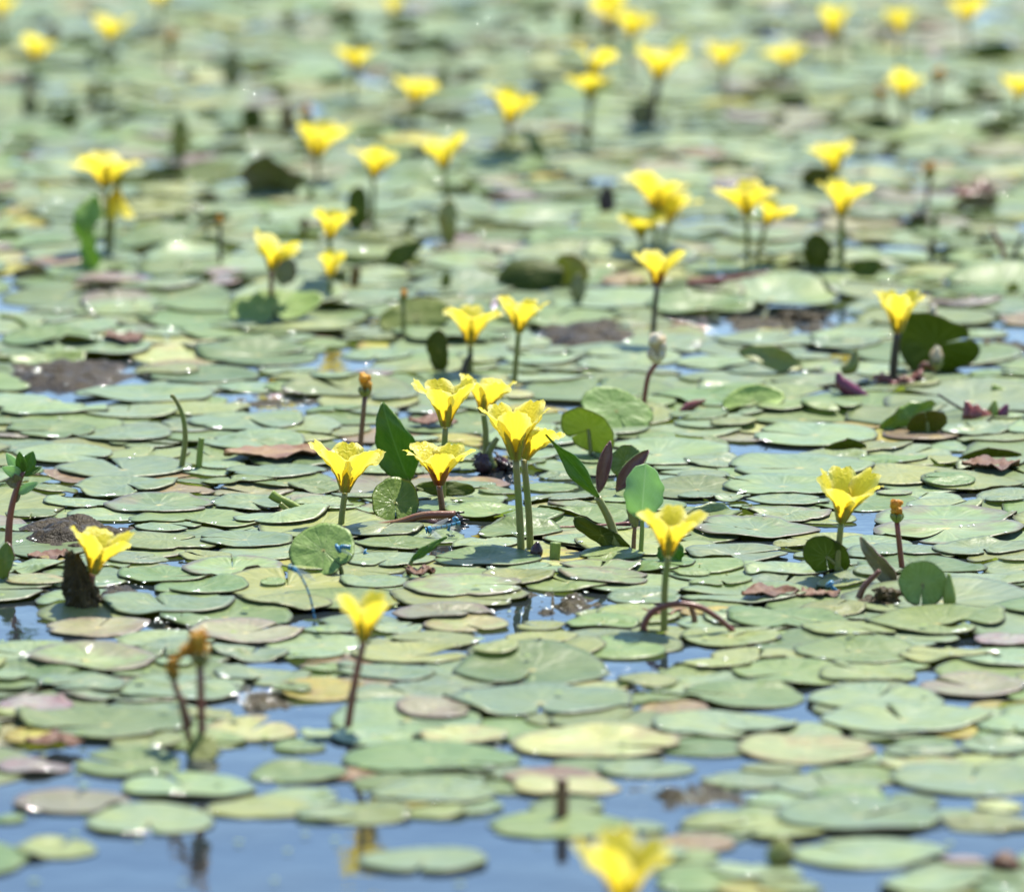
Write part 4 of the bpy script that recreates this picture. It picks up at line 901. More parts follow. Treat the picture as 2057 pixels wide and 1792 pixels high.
for a in [('wet grey algae mat swelling behind the algae covered stump', 160, 1078, 290, 72, .017, M_ALGAE, 1, 'the grey algae mat at left'),
          ('long dark algae mat at the left edge in the middle distance', 120, 754, 400, 70, .013, M_ALGAE, 2, 'the long dark algae mat'),
          ('thin grey algae mat between pads left of the orange withered head', 560, 805, 230, 40, .010, M_ALGAE_O, 3, 'the thin grey algae mat'),
          ('black algae mat behind the white withered head', 1185, 674, 250, 56, .013, M_ALGAE, 4, 'the black algae mat'),
          ('broad olive algae mat left of the triangular leaf', 1580, 650, 400, 56, .014, M_ALGAE_O, 5, 'the broad olive algae mat'),
          ('crumbly algae mat in the open water below the tall joined pair', 1110, 1213, 290, 64, .012, M_ALGAE_O, 6, 'the crumbly algae mat'),
          ('algae tuft in front of the stump beside a lone browned pad', 365, 1255, 120, 52, .014, M_ALGAE_O, 7, None),
          ('flat olive algae mat in the left foreground behind open water', 530, 1412, 180, 54, .012, M_ALGAE_O, 8, 'the flat olive algae mat'),
          ('faint blurred algae mat floating in the bottom right open water', 1385, 1600, 290, 74, .012, M_ALGAE_O, 9, 'the bottom algae mat'),
          ('small algae mat tucked right of the big raised foreground pad', 1275, 1375, 140, 56, .012, M_ALGAE_O, 10, None),
          ('low dark algae slick trailing right from the stump', 240, 1196, 120, 44, .010, M_ALGAE, 11, None),
          ('algae mat at the right edge behind the triangular leaf', 2000, 702, 200, 60, .014, M_ALGAE_O, 12, None),
          ('blurred rusty brown mat of rotting leaf right of the black algae mat', 1380, 668, 120, 40, .007, M_DRY, 13, None)]:
    algae(*a[:8], land=a[8]); ALG.append((a[1], a[2], a[3], a[4]))
# stump
fw = G(168, 1240); Y = fw.y; sc = SC(Y)
V, F = [], []
nst, nk = 60, 90; H = 116 / sc
for i in range(nst):
    u = i / (nst - 1)
    for k in range(nk):
        an = 2 * math.pi * k / nk; d = Vector((math.cos(an), math.sin(an), 0))
        rr = (56 / sc) * (1 - .74 * u ** 1.0) * (1 + .40 * mnoise.fractal(Vector((d.x * 1.7, d.y * 1.7, u * 5.5 + 3)), 1, 2, 5) + .10 * mnoise.fractal(Vector((d.x * 7, d.y * 7, u * 22)), 1, 2, 4))
        V.append((d.x * rr - .010 * u + .004, d.y * rr * .9, -.010 + (H + .010) * u + .003 * mnoise.noise(Vector((d.x * 3, d.y * 3, u * 9)))))
for i in range(nst - 1):
    for k in range(nk): k2 = (k + 1) % nk; F.append((i * nk + k, i * nk + k2, i * nk + nk + k2, i * nk + nk + k))
F.append(tuple((nst - 1) * nk + k for k in range(nk)))
st = mesh_obj('algae_covered_stump', V, F, M_MUD); st.location = (fw.x - .001, fw.y + .018, 0)
tag(st, 'pointed dark wet stump covered in algae at the left', 'stump', None, None, 'the dark wet stump', (168, 1200))

# ------------------------------------------------------------------ dry leaves
def dry(label, cx, cy, wpx, hpx, mat, seed, rot=0.0, z=.006, curl=.35, land=None):
    hpx *= .8; wpx *= .88
    q = random.Random(seed); c = G(cx, cy); a = wpx / SC(c.y) / 2; b = (G(cx, cy - hpx / 2).y - G(cx, cy + hpx / 2).y) / 2 * .8
    V, UV, F = [], [], []; p1, p2 = q.uniform(0, 6), q.uniform(0, 6)
    for i in range(22):
        u = -1 + 2 * i / 21; wf = max(.06, (1 - abs(u) ** 2.2)) * (1 + .25 * math.sin(u * 9 + p1))
        for j in range(9):
            v = -1 + j / 4
            zz = z * .45 + .0020 * curl * abs(v) ** 1.5 * (1 + .6 * math.sin(u * 5 + p2)) + .0007 * curl * math.sin(u * 7 + p1 + v * 2) + 0.0014 * mnoise.noise(Vector((u * 6, v * 3, seed)))
            V.append((u * a, v * b * wf + .2 * b * math.sin(u * 3 + p1), max(zz, .001))); UV.append((.5 + v * .45, .5 + u * .45))
    for i in range(21):
        for j in range(8): k_ = i * 9 + j; F.append((k_, k_ + 9, k_ + 10, k_ + 1))
    o = mesh_obj('dry_leaf', V, F, mat, None, UV, None, q.random()); o.location = (c.x, c.y, 0); o.rotation_euler.z = rot
    sm = o.modifiers.new('thickness', 'SOLIDIFY'); sm.thickness = .0008
    return tag(o, label, 'dead leaf', 'dead leaves lying on the carpet', None, land, (cx, cy))
dry('long curled brown dead leaf lying behind the centre-left yellow flower', 560, 925, 250, 34, M_DRY_P, 1, .03, .009, .9, 'the long dead leaf')
dry('small curled rust brown dead leaf on pads below the root clump', 845, 1167, 62, 20, M_DRY, 2, 0, .010, .8, 'the small rust leaf')
dry('reddish rotting leaf behind the bluish standing leaf, left part', 1545, 1205, 130, 32, M_DRY, 3, .1, .008, .8, 'the reddish rotting leaf')
dry('brown dead leaf curled among pads behind the cream edged flower', 870, 862, 110, 26, M_DRY, 4, 0, .010, .8)
dry('orange dead leaf right of the long dark algae mat', 250, 692, 90, 26, M_DRY, 5, .2, .009, .8)
dry('pale tan dead leaf lying under the arched red stem', 1330, 1232, 110, 24, M_DRY_P, 6, 0, .004, .3)
dry('dark rotting leaf left foreground beside a purple pad', 110, 1505, 130, 34, M_DRY, 7, 0, .008, .8)
dry('brown dead leaf at the foot of the flower by the stump', 105, 1128, 110, 26, M_DRY, 8, .1, .006, .6)
dry('thin red dead leaf sliver at the right edge near the rotting clump', 1640, 1208, 110, 18, M_DRY, 9, .4, .008, .6)
dry('orange-brown dead strip in front of the black arched leaf', 1990, 952, 130, 28, M_DRY, 10, -.1, .012, .8)

# ------------------------------------------------------------------ damselflies
def damselfly(label, pts, foot, wings=None, mat=M_BLUE, r=.0011, z0=0.0):
    fw = G(*foot); Y = fw.y
    P = smooth_path([PT(x, y, Y) for x, y in pts], 24)
    t = thing('damselfly', fw, label, 'damselfly', 'blue damselflies', None, None)
    P2 = [p - fw for p in P]; L = len(P2)
    def prof(u): return r * (1.5 if u < .05 else .8 if u < .08 else 1.75 if u < .26 else .72 if u < .92 else .9)
    v, f = tube_geo(P2, 0, 0, 8, prof); mi = []
    for i in range(L - 1):
        u = i / (L - 1); mi += [1 if (.08 < u < .12 or (u > .3 and (u * 8) % 1 < .22)) else 0] * 8
    mi += [0, 1]
    mesh_obj('body', v, f, [mat, M_BLACK], t, midx=mi)
    if wings:
        k = int(L * .17); o = P2[k]
        for (dx, dy, dd) in wings:
            e = PT(pts[0][0] + dx, pts[0][1] + dy, Y + dd) - fw
            U = (e - o); ln = U.length; U.normalize(); X = U.cross(Vector((.1, -1, .3))).normalized(); V, F = [], []
            for i in range(9):
                u = i / 8; hw = ln * .11 * (.25 + math.sin(math.pi * min(1, .12 + u * .82)))
                for s in (-1, 0, 1): V.append(o + U * ln * u + X * hw * s * .7 + Vector((0, 0, .0004 if s == 0 else 0)))
            for i in range(8):
                for j in range(2): a = i * 3 + j; F.append((a, a + 1, a + 4, a + 3))
            mesh_obj('wing', V, F, M_WING, t)
    return t
damselfly('bright blue damselfly at rest on the dark root clump, long body pointing right', [(855, 1066), (872, 1062), (900, 1056), (925, 1050)], (890, 1084), [(45, -24, .01), (50, -14, -.01), (40, 26, -.012), (52, 20, .01)], r=.0011)
damselfly('second blue damselfly crossing behind the first over the root clump', [(918, 1040), (908, 1052), (900, 1066)], (900, 1080), [(10, 40, .008), (-14, 36, -.01)], r=.0010)
damselfly('thin bent blue damselfly hanging between pads left of centre, tail touching the water', [(580, 1138), (592, 1144), (606, 1160), (620, 1190), (628, 1220), (632, 1242)], (630, 1246), [(48, 20, .006), (54, 28, -.006)], r=.0007)
damselfly('small blue damselfly sitting on the upright light green round leaf', [(676, 1104), (688, 1098), (704, 1100)], (690, 1166), [(30, 6, .004), (32, 12, -.004)], r=.0015)
damselfly('tiny blue damselfly low over the pad right of the round leaf', [(730, 1110), (736, 1113), (742, 1117)], (742, 1120), None, r=.0014)
damselfly('pale blue damselfly over the pad at the foot of the wide open right flower', [(1664, 1170), (1672, 1180), (1686, 1192)], (1684, 1200), [(28, -6, .004), (26, 2, -.004)], r=.0014)

# ------------------------------------------------------------------ lily pads: the ones the picture shows largest, by place
# (x, y, width in thirds of a layout unit within a block, colour, layer, raise of the back edge, notch direction or None)
BLK = {}
BLK[0, 1] = [(40,378,210,'y'),(285,392,460,'g',1),(300,280,620,'g',1,.3),(350,100,400,'m'),(690,130,500,'g'),(1030,245,370,'m'),(1000,460,400,'y',1),(1555,368,720,'g',2,.25),(1725,452,370,'m'),
 (1750,562,310,'g'),(2010,520,300,'m'),(880,605,875,'m',2),(100,625,350,'y',0),(300,697,710,'m',1),(1190,690,640,'y',0),(1490,775,730,'m',1),(1440,670,150,'y',2,.5),(310,832,560,'g',2,.2),(60,790,260,'g',1),
 (740,862,620,'m',1),(1530,915,640,'m',1),(390,965,600,'m',1),(890,965,520,'y',0),(745,1052,860,'m',2),(1665,1072,600,'m',2),(1340,1030,300,'m',1),(752,1170,650,'m',2,.15),(1435,1145,445,'g',2,.2),(1900,1175,330,'g',2,.5),
 (290,1195,350,'g',1),(60,1185,230,'g',1),(955,1275,650,'b',2,.1,-20),(1510,1262,480,'m',1),(480,1265,420,'m',0),(190,1328,310,'g',1),(1190,1355,790,'g',1),(1690,1358,600,'m',2),(1950,1275,360,'m',1),(1010,1410,420,'m',0),(150,1412,330,'m',1),
 (1000,1500,640,'y',1),(1480,1480,570,'m',2,0,180),(1850,1450,320,'y',0),(1240,1572,330,'y',0),(1400,1650,630,'b',2,.15),(1000,1695,570,'g',1,.1),(820,1600,390,'m',0),(190,1648,430,'m',1),(215,1728,370,'t',2,.1),(1210,1765,580,'g',1),(1645,1752,160,'g',2),(1860,1690,340,'y',0),(310,1605,230,'Y',1)]
BLK[1, 1] = [(220,360,440,'m'),(830,410,260,'y'),(1210,395,520,'m',1),(1560,330,420,'m'),(1640,430,440,'m'),(1250,510,520,'m'),(1900,470,340,'m',1),(1620,650,380,'g',1,.3),(1930,862,300,'g',1),(130,485,400,'p'),(330,630,300,'m'),(600,585,380,'m'),(600,700,420,'m'),
 (150,960,380,'m'),(270,1075,480,'m',1),(770,1155,340,'m',1),(950,1190,260,'g',2),(1310,1232,440,'m',2),(1260,1155,340,'g',1),(1315,1090,250,'m'),(1460,1335,560,'g',2),(900,1310,560,'g',1),(820,1250,320,'g',0),(1650,1260,260,'m',1),(330,1240,420,'m',0),(110,1225,320,'m',1),
 (260,1432,460,'m',1),(320,1500,500,'g',1),(1080,1432,520,'g',1),(290,1598,560,'m',2),(870,1500,430,'m',0),(885,1598,650,'g',2,.1),(1440,1490,420,'m',0),(1625,1575,380,'g',1),(1560,1640,480,'b',2),(1585,1712,565,'b',2),(1120,1660,500,'m',0),(650,1690,560,'g',0),(1045,1712,500,'y',1),(735,1765,720,'b',1),(200,1735,420,'m',0),(1900,1640,460,'g',1),
 (470,900,260,'m',0),(700,1000,300,'m',0),(1150,960,300,'m',0),(1100,1020,280,'g',0),(1500,1000,300,'g',0),(1650,1440,240,'g',1)]
BLK[2, 1] = [(200,408,470,'m',2,.1),(520,275,700,'m'),(980,300,420,'m'),(1020,260,500,'m'),(780,385,360,'m',1),(300,560,420,'m'),(130,520,320,'g'),(740,525,410,'m',1),(1060,590,380,'m',1),(520,705,520,'g',1,.2),(900,720,360,'g',1),(90,755,350,'g',1,.2),(300,800,300,'y'),(110,890,340,'g',1),(800,855,780,'m',2,0,165),
 (1750,818,440,'m',1),(1880,885,440,'y',0),(1110,920,560,'y',0),(900,970,420,'m',0),(705,1042,915,'m',2),(200,1010,400,'m',1),(120,1092,320,'m',1),(1250,1008,440,'g',1,.15),(1860,1045,420,'m',2,.15),(605,1150,770,'m',2,0,180),(90,1210,240,'m',1),(300,1225,230,'m',1),(640,1245,490,'m',1),(1280,1212,220,'b',1),(1600,1150,320,'g',2),(1740,1140,600,'y',1),
 (1580,1275,470,'m',1),(1940,1265,240,'m',1),(640,1330,520,'b',1,.1),(350,1300,140,'m',1),(440,1415,760,'b',2),(1570,1350,880,'b',1),(1590,1425,890,'b',2),(1320,1555,650,'m',1),(1800,1530,600,'m',2),(325,1560,600,'m',1,.1),(660,1500,250,'y',0),(800,1560,280,'m',0),(650,1672,540,'m',1),(230,1740,380,'g',1),(60,1690,220,'g',0),(1840,1725,500,'m',1),(960,1760,320,'y',0),(1180,1700,320,'m',0),(1350,480,360,'m',0),(1650,560,500,'m',0),(1900,480,380,'g',0),(1400,590,300,'y',1)]
BLK[0, 2] = [(1010,92,800,'m',1),(1720,75,590,'y',2),(590,212,610,'o',2,.1),(1480,245,710,'o',2,.15),(1950,240,360,'m',1),(170,378,740,'m',1),(520,425,860,'b',2,.2),(1010,370,420,'m',0),(1500,370,480,'m',1),(1885,378,390,'m',1),(1580,505,580,'m',1),(1960,480,260,'g',1),(1080,595,740,'m',1),(490,590,520,'m',2),(50,560,260,'m',1),(215,690,470,'p',1),
 (640,800,1040,'g',1),(1230,735,360,'y',0),(1760,600,260,'g',1),(40,800,170,'y',0),(880,900,450,'y',1),(200,1055,450,'p',1),(775,1045,650,'g',2,.25),(1130,1170,800,'m',1),(1790,1090,580,'g',2,.1),(1800,925,330,'g',2,.2),(1960,850,300,'m',0),(440,1265,700,'o',2),(900,1380,790,'m',1),(1560,1295,650,'y',1),(50,1360,200,'g',1),(340,1550,480,'y',2,.2),(60,1560,320,'p',0),(1950,1340,360,'m',1),(1080,440,320,'m',0),(1330,560,300,'m',0)]
BLK[1, 2] = [(710,25,860,'y',1),(620,130,600,'o',2,.15),(1830,25,450,'m',1),(330,215,330,'m',1),(40,220,240,'g',0),(570,285,540,'y',1),(410,385,710,'y',2),(1200,198,290,'y',2),(1575,180,460,'g',1),(1200,268,460,'y',1),(1180,345,820,'y',1),(930,420,300,'y',2),(1150,480,960,'g',2,.35),(270,492,620,'m',1),(410,620,720,'m',1),(1200,662,1130,'m',2),(1640,780,760,'y',0),(560,735,470,'o',1,.2),(190,870,520,'m',1),(740,862,530,'t',1),(1540,912,990,'t',2),
 (530,1010,1060,'g',2),(550,1222,750,'m',2,0,200),(1350,1172,630,'t',1),(130,1335,600,'y',1),(1295,1400,830,'g',2),(500,1610,770,'m',2),(1830,1410,260,'m',1),(1930,1580,330,'m',1),(640,590,220,'y',0),(1850,560,380,'y',0)]
BLK[2, 2] = [(200,130,420,'Y',0),(330,175,420,'m',0),(620,170,760,'g',1),(900,110,420,'y',1,.2),(1010,240,600,'y',1),(1535,192,880,'g',2),(1950,295,390,'p',1),(1060,360,800,'g',1),(1605,388,600,'y',2),(290,275,610,'y',1),(460,390,560,'y',0),(180,455,490,'y',1),(1115,495,590,'y',2),(1750,570,660,'o',1,.15),(360,625,790,'g',1,.1),(1160,645,850,'m',1),(1335,772,1010,'m',2),(240,808,860,'m',2),(1900,690,360,'Y',1),(760,945,860,'t',1),(1450,960,500,'m',0),(1900,935,440,'m',2,.3),(1740,1128,960,'m',1),
 (880,1170,660,'m',0),(1020,1240,450,'g',1),(1050,1352,1010,'m',2),(1830,1385,560,'y',1),(170,1395,420,'y',1),(1120,1572,930,'m',2),(60,1590,320,'g',1),(440,1690,570,'m',1),(1500,1760,650,'m',1),(530,1065,370,'y',1),(1900,1290,300,'t',0),(1900,1740,320,'g',0),(1700,1620,300,'p',0)]

# open water kept free of random filling (layout polygons)
OPEN = [[(-50, 1195), (110, 1190), (120, 1262), (240, 1300), (60, 1310), (-50, 1300)], [(385, 735), (470, 715), (570, 735), (560, 775), (400, 778)], [(1395, 908), (1470, 890), (1630, 902), (1600, 932), (1480, 930)],
        [(60, 905), (60, 945), (200, 985), (240, 950), (140, 915)], [(0, 790), (60, 800), (150, 790), (60, 775)], [(230, 735), (330, 760), (330, 790), (220, 790)], [(1440, 1120), (1520, 1090), (1560, 1130), (1470, 1150)], [(1330, 1290), (1420, 1290), (1400, 1340), (1260, 1330)], [(560, 960), (690, 990), (680, 1020), (600, 1010)], [(470, 690), (420, 680), (330, 690), (400, 705)], [(1900, 1285), (2057, 1290), (2057, 1330), (1920, 1310)], [(420, 1480), (700, 1470), (640, 1560), (470, 1550)], [(80, 790), (160, 785), (155, 815), (80, 812)], [(900, 1040), (1060, 1040), (1050, 1085), (890, 1110)], [(985, 1195), (1250, 1180), (1290, 1230), (1020, 1245)],
        [(1825, 985), (1960, 975), (2040, 1000), (1900, 1025)], [(1730, 1030), (1830, 1030), (1760, 1085), (1640, 1090)], [(930, 905), (1060, 920), (1060, 985), (900, 985)], [(660, 680), (720, 690), (700, 770), (610, 740)],
        [(690, 870), (760, 830), (850, 840), (690, 905)], [(1040, 1245), (1180, 1245), (1170, 1270), (1050, 1270)], [(1620, 1380), (1680, 1370), (1660, 1480), (1570, 1480)], [(480, 1420), (700, 1410), (680, 1500), (430, 1470)]]
def inside(x, y, poly):
    c = False; n = len(poly)
    for i in range(n):
        x1, y1 = poly[i]; x2, y2 = poly[(i + 1) % n]
        if (y1 > y) != (y2 > y) and x < (x2 - x1) * (y - y1) / (y2 - y1) + x1: c = not c
    return c

for ax_, ay_, aw_, ah_ in ALG:                                    # mats lift the pads lying on them a little
    c = G(ax_, ay_); a = aw_ / SC(c.y) / 2 * .6; b = (G(ax_, ay_ - ah_ / 2).y - G(ax_, ay_ + ah_ / 2).y) / 2 * .6
    jj, ii = np.meshgrid(np.arange(GX), np.arange(GY)); e = ((jj * RES + X0 - c.x) / a) ** 2 + ((ii * RES + Y0 - c.y) / b) ** 2
    HF = np.maximum(HF, np.where(e < 1, 0.004 * (1 - e), 0).astype(np.float32))

pads = []                                                          # (X, Y, R, colour, layer, raise, notch, px, py, wpx)
for (bx, by), lst in BLK.items():
    for e in lst:
        x, y, w_, c = e[:4]; lay = e[4] if len(e) > 4 else 0; ra = e[5] if len(e) > 5 else 0; no = e[6] if len(e) > 6 else None
        px, py, wpx = bx * 685.67 + x / 3, by * 597.33 + y / 3, w_ / 3
        p = G(px, py); pads.append([p.x, p.y, wpx / SC(p.y) / 2, c, lay, ra, no, px, py, wpx])
n_traced = len(pads)
q = random.Random(21)
BX, BY = [], []
def dens_ok(x, y, R, k):
    for P in pads:
        dx, dy = P[0] - x, P[1] - y
        if dx * dx + dy * dy < (k * (P[2] + R)) ** 2: return False
    return True
def far_col(): return q.choice('mmmmmmmmmmmggggggggyyyyytobYr')
tries = 0
for R0, R1, n, k in ((.036, .052, 4500, .60), (.026, .040, 4500, .60), (.017, .028, 4200, .66)):
    for _ in range(n):
        x, y = q.uniform(-1.05, 1.05), 3.0 + 4.9 * q.random() ** .9
        px, py = PROJ((x, y, 0)); infr = -60 < px < 2120 and -20 < py < 1850
        if abs(px - 1028) > 1900: continue
        if py > 1490 and -40 < px < 2100 and (py > 1620 or q.random() < .75): continue
        if any(inside(px + c_ * SC(y) * R0, py + s_ * SC(y) * R0 * .15, o) for o in OPEN for c_, s_ in ((0, 0), (.8, 0), (-.8, 0), (0, .8), (0, -.8))): continue
        if any(((px - a_) / (c_ * .5)) ** 2 + ((py - b_) / (d_ * .5)) ** 2 < 1.35 for a_, b_, c_, d_ in ALG): continue
        R = q.uniform(R0, R1) * (.74 if py < 560 else .86 if py < 700 else 1)
        kk = k * (.98 if py < 640 else 1.02)
        if not dens_ok(x, y, R, kk): continue
        pads.append([x, y, R, (far_col() if R < .03 else q.choice('mmmmggggyyo')) if py > 620 else q.choice('mmmmmmmmmmmmggggyyobd' if R > .027 else 'mmggyyotobdrtpY'), 0 if py > 620 else q.choice((0, 1)), q.choice((0, 0, .12, .22, .3, .42)) if py < 640 else q.choice((0, 0, 0, .12, .2)), None, px, py, 2 * R * SC(y)])
# close the remaining gaps with pads slipped underneath
cov = np.zeros((GY, GX), bool); jj, ii = np.meshgrid(np.arange(GX), np.arange(GY)); CX, CY = jj * RES + X0, ii * RES + Y0
def stamp(x, y, R):
    a, b = int((y - R - Y0) / RES), int((y + R - Y0) / RES) + 2; c, d = int((x - R - X0) / RES), int((x + R - X0) / RES) + 2
    a, c = max(a, 0), max(c, 0)
    if b <= a or d <= c: return
    cov[a:b, c:d] |= ((CX[a:b, c:d] - x) ** 2 + (CY[a:b, c:d] - y) ** 2) < (R * .93) ** 2
for P in pads: stamp(P[0], P[1], P[2])
qd = CY * math.cos(PITCH) + CAM_H * math.sin(PITCH); PXg = IW / 2 + FPX * CX / qd
PYg = IH / 2 - FPX * (CY * math.sin(PITCH) - CAM_H * math.cos(PITCH)) / qd
keep = (np.abs(PXg - 1028) < 1700) & (PYg < 1810) & (PYg > -60)
for o in OPEN:
    bx0, bx1, by0, by1 = min(a for a, b in o), max(a for a, b in o), min(b for a, b in o), max(b for a, b in o)
    m_ = (PXg > bx0) & (PXg < bx1) & (PYg > by0) & (PYg < by1)
    for a, b in zip(*np.nonzero(m_)):
        if inside(PXg[a, b], PYg[a, b], o): keep[a, b] = False
for ax_, ay_, aw_, ah_ in ALG: keep &= ((PXg - ax_) / (aw_ * .5)) ** 2 + ((PYg - ay_) / (ah_ * .5)) ** 2 > 1
low = PYg > 1500
rs = np.random.RandomState(5)
for rnd_ in range(6):
    free = np.argwhere(keep & ~cov & ~low & (PYg > (-60 if rnd_ < 2 else 640)));
    if len(free) < 40: break
    pick = free[rs.permutation(len(free))[:80]]
    for a, b in pick:
        if cov[a, b]: continue
        x, y = CX[a, b], CY[a, b]; R = q.uniform(.020, .036) if rnd_ < 3 else q.uniform(.014, .024)
        x += q.uniform(-.3, .3) * R; y += q.uniform(-.3, .3) * R
        px, py = PROJ((x, y, 0)); pads.append([x, y, R, far_col() if py > 620 else q.choice('mmmmmmgggyotdd'), -1, q.choice((0, 0, .1, .25)), None, px, py, 2 * R * SC(y)]); stamp(x, y, R)
free = np.argwhere(keep & ~cov & low & (((PYg < 1640) & (PXg > 700)) | (PXg > 1380))); pick = free[rs.permutation(len(free))[:60]]
for a, b in pick:
    if cov[a, b]: continue
    x, y = CX[a, b], CY[a, b]; R = q.uniform(.012, .026); px, py = PROJ((x, y, 0)); pads.append([x, y, R, far_col(), -1, 0, None, px, py, 2 * R * SC(y)]); stamp(x, y, R)
order = sorted(range(len(pads)), key=lambda i: (pads[i][4], q.random()))
shown = [i for i in range(len(pads)) if -pads[i][9] * .4 < pads[i][7] < IW + pads[i][9] * .4 and -8 < pads[i][8] < IH + 18]
big = set(sorted(shown, key=lambda i: -pads[i][9] * (1.6 if i < n_traced else 1))[:298])
SINGLE = []; SV, SUV, SF, SMI, SR = [], [], [], [], []; base_i = 0
STM = ['m', 'g', 'y', 't', 'o', 'p', 'b', 'Y', 'r', 'd']
for i in order:
    X, Yw, R, c, lay, ra, no, px, py, wpx = pads[i]
    qq = random.Random(i * 7 + 3); near = i in big
    sh = pad_shape(X, Yw, R, qq, ra, no, qq.uniform(.9, 1.0), NR if near else 5, NS if near else 28, True, 1.0 if py > 700 else 1.5)
    if near:
        V, UV, F, MI = pad_geo(*sh)
        V = V - np.array([X, Yw, 0])
        me = fast_mesh('lily_pad', V, F, UV, MI, [PM[c], M_UNDER], qq.random())
        o = bpy.data.objects.new('lily_pad', me); o.location = (X, Yw, 0); C.objects.link(o); SINGLE.append((o, px, py, wpx, c, ra, qq))
    else:
        V, UV, F, MI = pad_geo(*sh, under=False)
        MI = np.where(MI == 0, STM.index(c), len(STM)); off = sum(len(v) for v in SV[-1:]) + base_i if SV else 0; base_i = off
        SV.append(V); SUV.append(UV); SF.append(F + off); SMI.append(MI); SR.append(np.full(len(V), qq.random()))
for _ in range(2600):                                              # beyond and beside the view
    x, y = q.uniform(-2.6, 2.6), q.uniform(3.0, 15)
    px, py = PROJ((x, y, 0))
    if y < 7.8 and abs(px - 1028) < 1900: continue
    R = q.uniform(.03, .05); qq = random.Random(_)
    sh = pad_shape(x, y, R, qq, 0, None, 1, 2, 14, False, 1.3)
    V, UV, F, MI = pad_geo(*[a if k != 2 else a + q.uniform(0, .006) for k, a in enumerate(sh)], under=False)
    c = far_col(); MI = np.where(MI == 0, STM.index(c), len(STM)); off = len(SV[-1]) + base_i; base_i = off
    SV.append(V); SUV.append(UV); SF.append(F + off); SMI.append(MI); SR.append(np.full(len(V), qq.random()))
me = fast_mesh('lily_pad_carpet', np.vstack(SV), np.vstack(SF), np.vstack(SUV), np.concatenate(SMI), [PM[c] for c in STM] + [M_UNDER], np.concatenate(SR))
carpet = bpy.data.objects.new('lily_pad_carpet', me); C.objects.link(carpet)
tag(carpet, 'carpet of small and distant floating lily pads filling the pond', 'lily pads', None, 'stuff')

# ------------------------------------------------------------------ labels of pads and far raised leaves from what stands near them
COLP = {'m': 'pale blue-green', 'g': 'mid green', 'y': 'yellow-green', 't': 'tan mottled', 'o': 'olive brown', 'p': 'purplish', 'Y': 'bright yellow', 'r': 'rusty', 'b': 'brown rimmed green', 'd': 'dark green', 'l': 'bright green', 'u': 'light green', 'v': 'light olive'}
def rel(dx, dy):
    if abs(dx) > 3.2 * abs(dy): return 'right of' if dx > 0 else 'left of'
    if abs(dy) > 1.2 * abs(dx): return 'in front of' if dy > 0 else 'behind'
    return ('front right of' if dx > 0 else 'front left of') if dy > 0 else ('back right of' if dx > 0 else 'back left of')
def auto_label(kind, size, col, extra, x, y):
    near = sorted(LAND, key=lambda L: (L[1] - x) ** 2 + (1.6 * (L[2] - y)) ** 2)[:9]
    cands = []
    for L in near[:4]: cands.append(f"{size} {col} {kind}{extra} {rel(x - L[1], y - L[2])} {L[0]}")
    for a in near[:3]:
        for b in near[:7]:
            if a is b: continue
            l_ = (a[1] - x) * (b[1] - x) < 0
            cands.append(f"{size} {col} {kind} {rel(x - a[1], y - a[2])} {a[0]}, {rel(x - b[1], y - b[2])} {b[0]}")
    cands += [f"{size} {col} {kind} {rel(x - a[1], y - a[2])} {a[0]}, level with {b[0]}" for a in near[:5] for b in LAND if abs(b[2] - y) < 25 and a is not b]
    cands += [f"{size} {col} {kind} {rel(x - a[1], y - a[2])} {a[0]}, {w_} {b[0]}" for a in near for b in LAND if a is not b for w_ in [('far ' if math.hypot(b[1] - x, b[2] - y) > 500 else '') + rel(x - b[1], y - b[2])]]
    cands += [f"{col} {kind} {rel(x - a[1], y - a[2])} {a[0]}, {rel(x - b[1], y - b[2])} {b[0]}" for a in near for b in LAND if a is not b] + [f"{size} {col} {kind} {rel(x - a[1], y - a[2])} {a[0]}" for a in LAND]
    for c in cands:
        if c not in USED_LABELS and len(c.split()) <= 16: return c
    return None
miss = 0
for o, px, py, wpx, c, ra, qq in SINGLE:
    size = 'very large' if wpx > 280 else 'large' if wpx > 205 else 'mid-sized' if wpx > 130 else 'small'
    L = auto_label('lily pad', size, COLP[c], ' with raised back edge' if ra > .15 else '', px, py)
    if L is None: miss += 1; L = f'{size} {COLP[c]} lily pad among its like'
    tag(o, L, 'lily pad', 'floating lily pads')
for o, x, y, w_, h_, c in FAR_RAISED:
    L = auto_label('raised leaf', ('low' if w_ > h_ else 'upright') if w_ < 60 else 'wide low', 'blurred ' + COLP[c], '', x, y)
    tag(o, L or 'blurred raised leaf', 'leaf', 'blurred raised leaves in the far carpet')
print('PADS', len(pads), 'traced', n_traced, 'single', len(SINGLE), 'missing labels', miss)

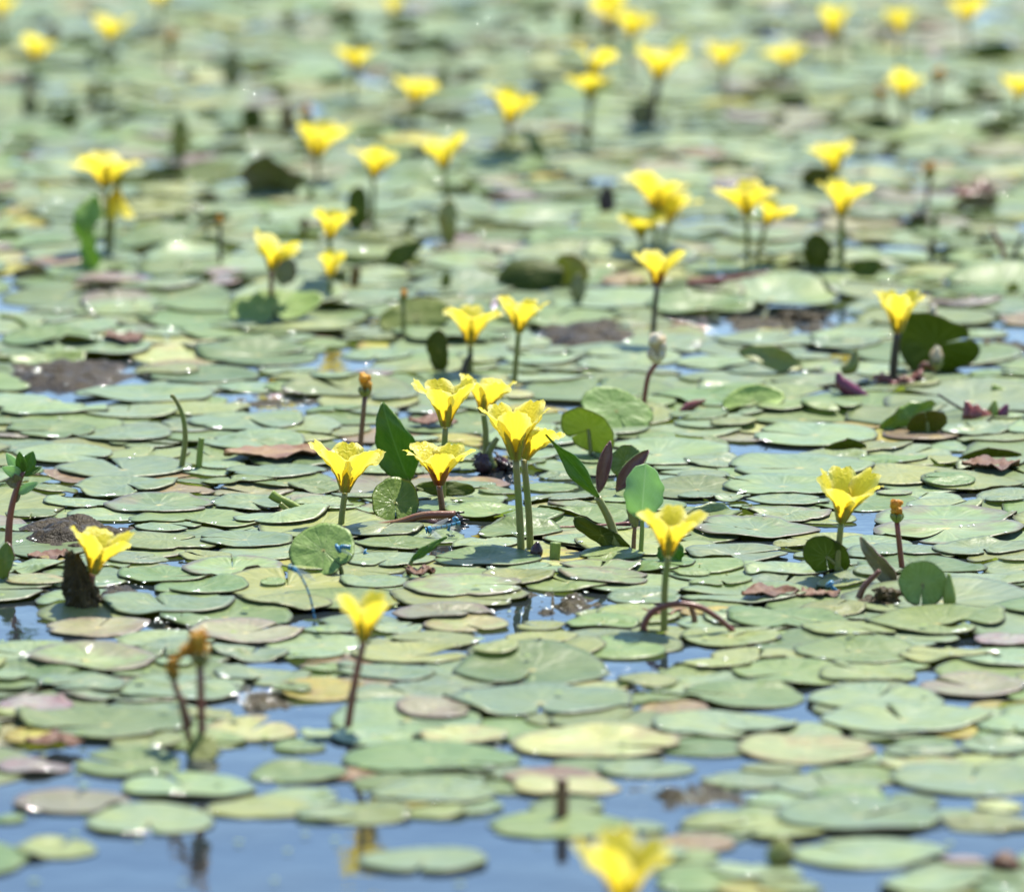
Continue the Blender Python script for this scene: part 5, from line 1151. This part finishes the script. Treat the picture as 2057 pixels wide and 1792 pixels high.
# ------------------------------------------------------------------ water drops added for sun glints on rims, mats and far pads
V, F = [], []
def drop(x, y, z, r):
    o = len(V); n, m = 4, 8; Rc = r / math.sin(.72)
    V.append((x, y, z + Rc * (1 - math.cos(.72))))
    for i in range(1, n + 1):
        a = .72 * i / n
        for k in range(m):
            p = 2 * math.pi * k / m; V.append((x + Rc * math.sin(a) * math.cos(p), y + Rc * math.sin(a) * math.sin(p), z + Rc * (math.cos(a) - math.cos(.72))))
    for k in range(m): F.append((o, o + 1 + k, o + 1 + (k + 1) % m))
    for i in range(n - 1):
        for k in range(m): k2 = (k + 1) % m; F.append((o + 1 + i * m + k, o + 1 + (i + 1) * m + k, o + 1 + (i + 1) * m + k2, o + 1 + i * m + k2))
for o, px, py, wpx, c, ra, qq in SINGLE:
    if qq.random() < .8:
        a = qq.uniform(3.4, 6.0); R = wpx / SC(o.location.y) / 2
        for k in range(qq.choice((1, 1, 2, 3, 5))):
            a += qq.uniform(.02, .10); rr = R * qq.uniform(.985, 1.03); x, y = o.location.x + math.cos(a) * rr, o.location.y + math.sin(a) * rr * .95
            z = float(h_at(np.array([x]), np.array([y]))[0]); drop(x, y, z, qq.uniform(.0005, .0013))
for k in range(90):
    p_ = G(q.uniform(0, 2057), q.uniform(20, 800)); drop(p_.x, p_.y, float(h_at(np.array([p_.x]), np.array([p_.y]))[0]) + .0004, q.uniform(.0010, .0020))
for ax_, ay_, aw_, ah_ in ALG:
    for k in range(40):
        p = G(ax_ + q.uniform(-.45, .45) * aw_, ay_ + q.uniform(-.4, .5) * ah_); drop(p.x, p.y, .003, q.uniform(.0003, .0009))
dr = mesh_obj('glint_drops', V, F, M_DROP); tag(dr, 'sparkling water drops added for sun glints on pad rims and wet algae', 'water drops', None, 'stuff')
V, F = [], []
for k in range(110):                                               # specks of duckweed
    px, py = q.uniform(0, 2057), 1180 + 600 * q.random(); p = G(px, py); z = float(h_at(np.array([p.x]), np.array([p.y]))[0]); o = len(V); r = q.uniform(.0012, .0026)
    for j in range(9): a = j * 2 * math.pi / 9; V.append((p.x + r * math.cos(a), p.y + r * math.sin(a) * .8, z + .0012))
    V.append((p.x, p.y, z + .0018)); 
    for j in range(9): F.append((o + j, o + (j + 1) % 9, o + 9))
dw = mesh_obj('duckweed', V, F, M_STEM_L); tag(dw, 'specks of duckweed scattered on the pads and water', 'duckweed', None, 'stuff')
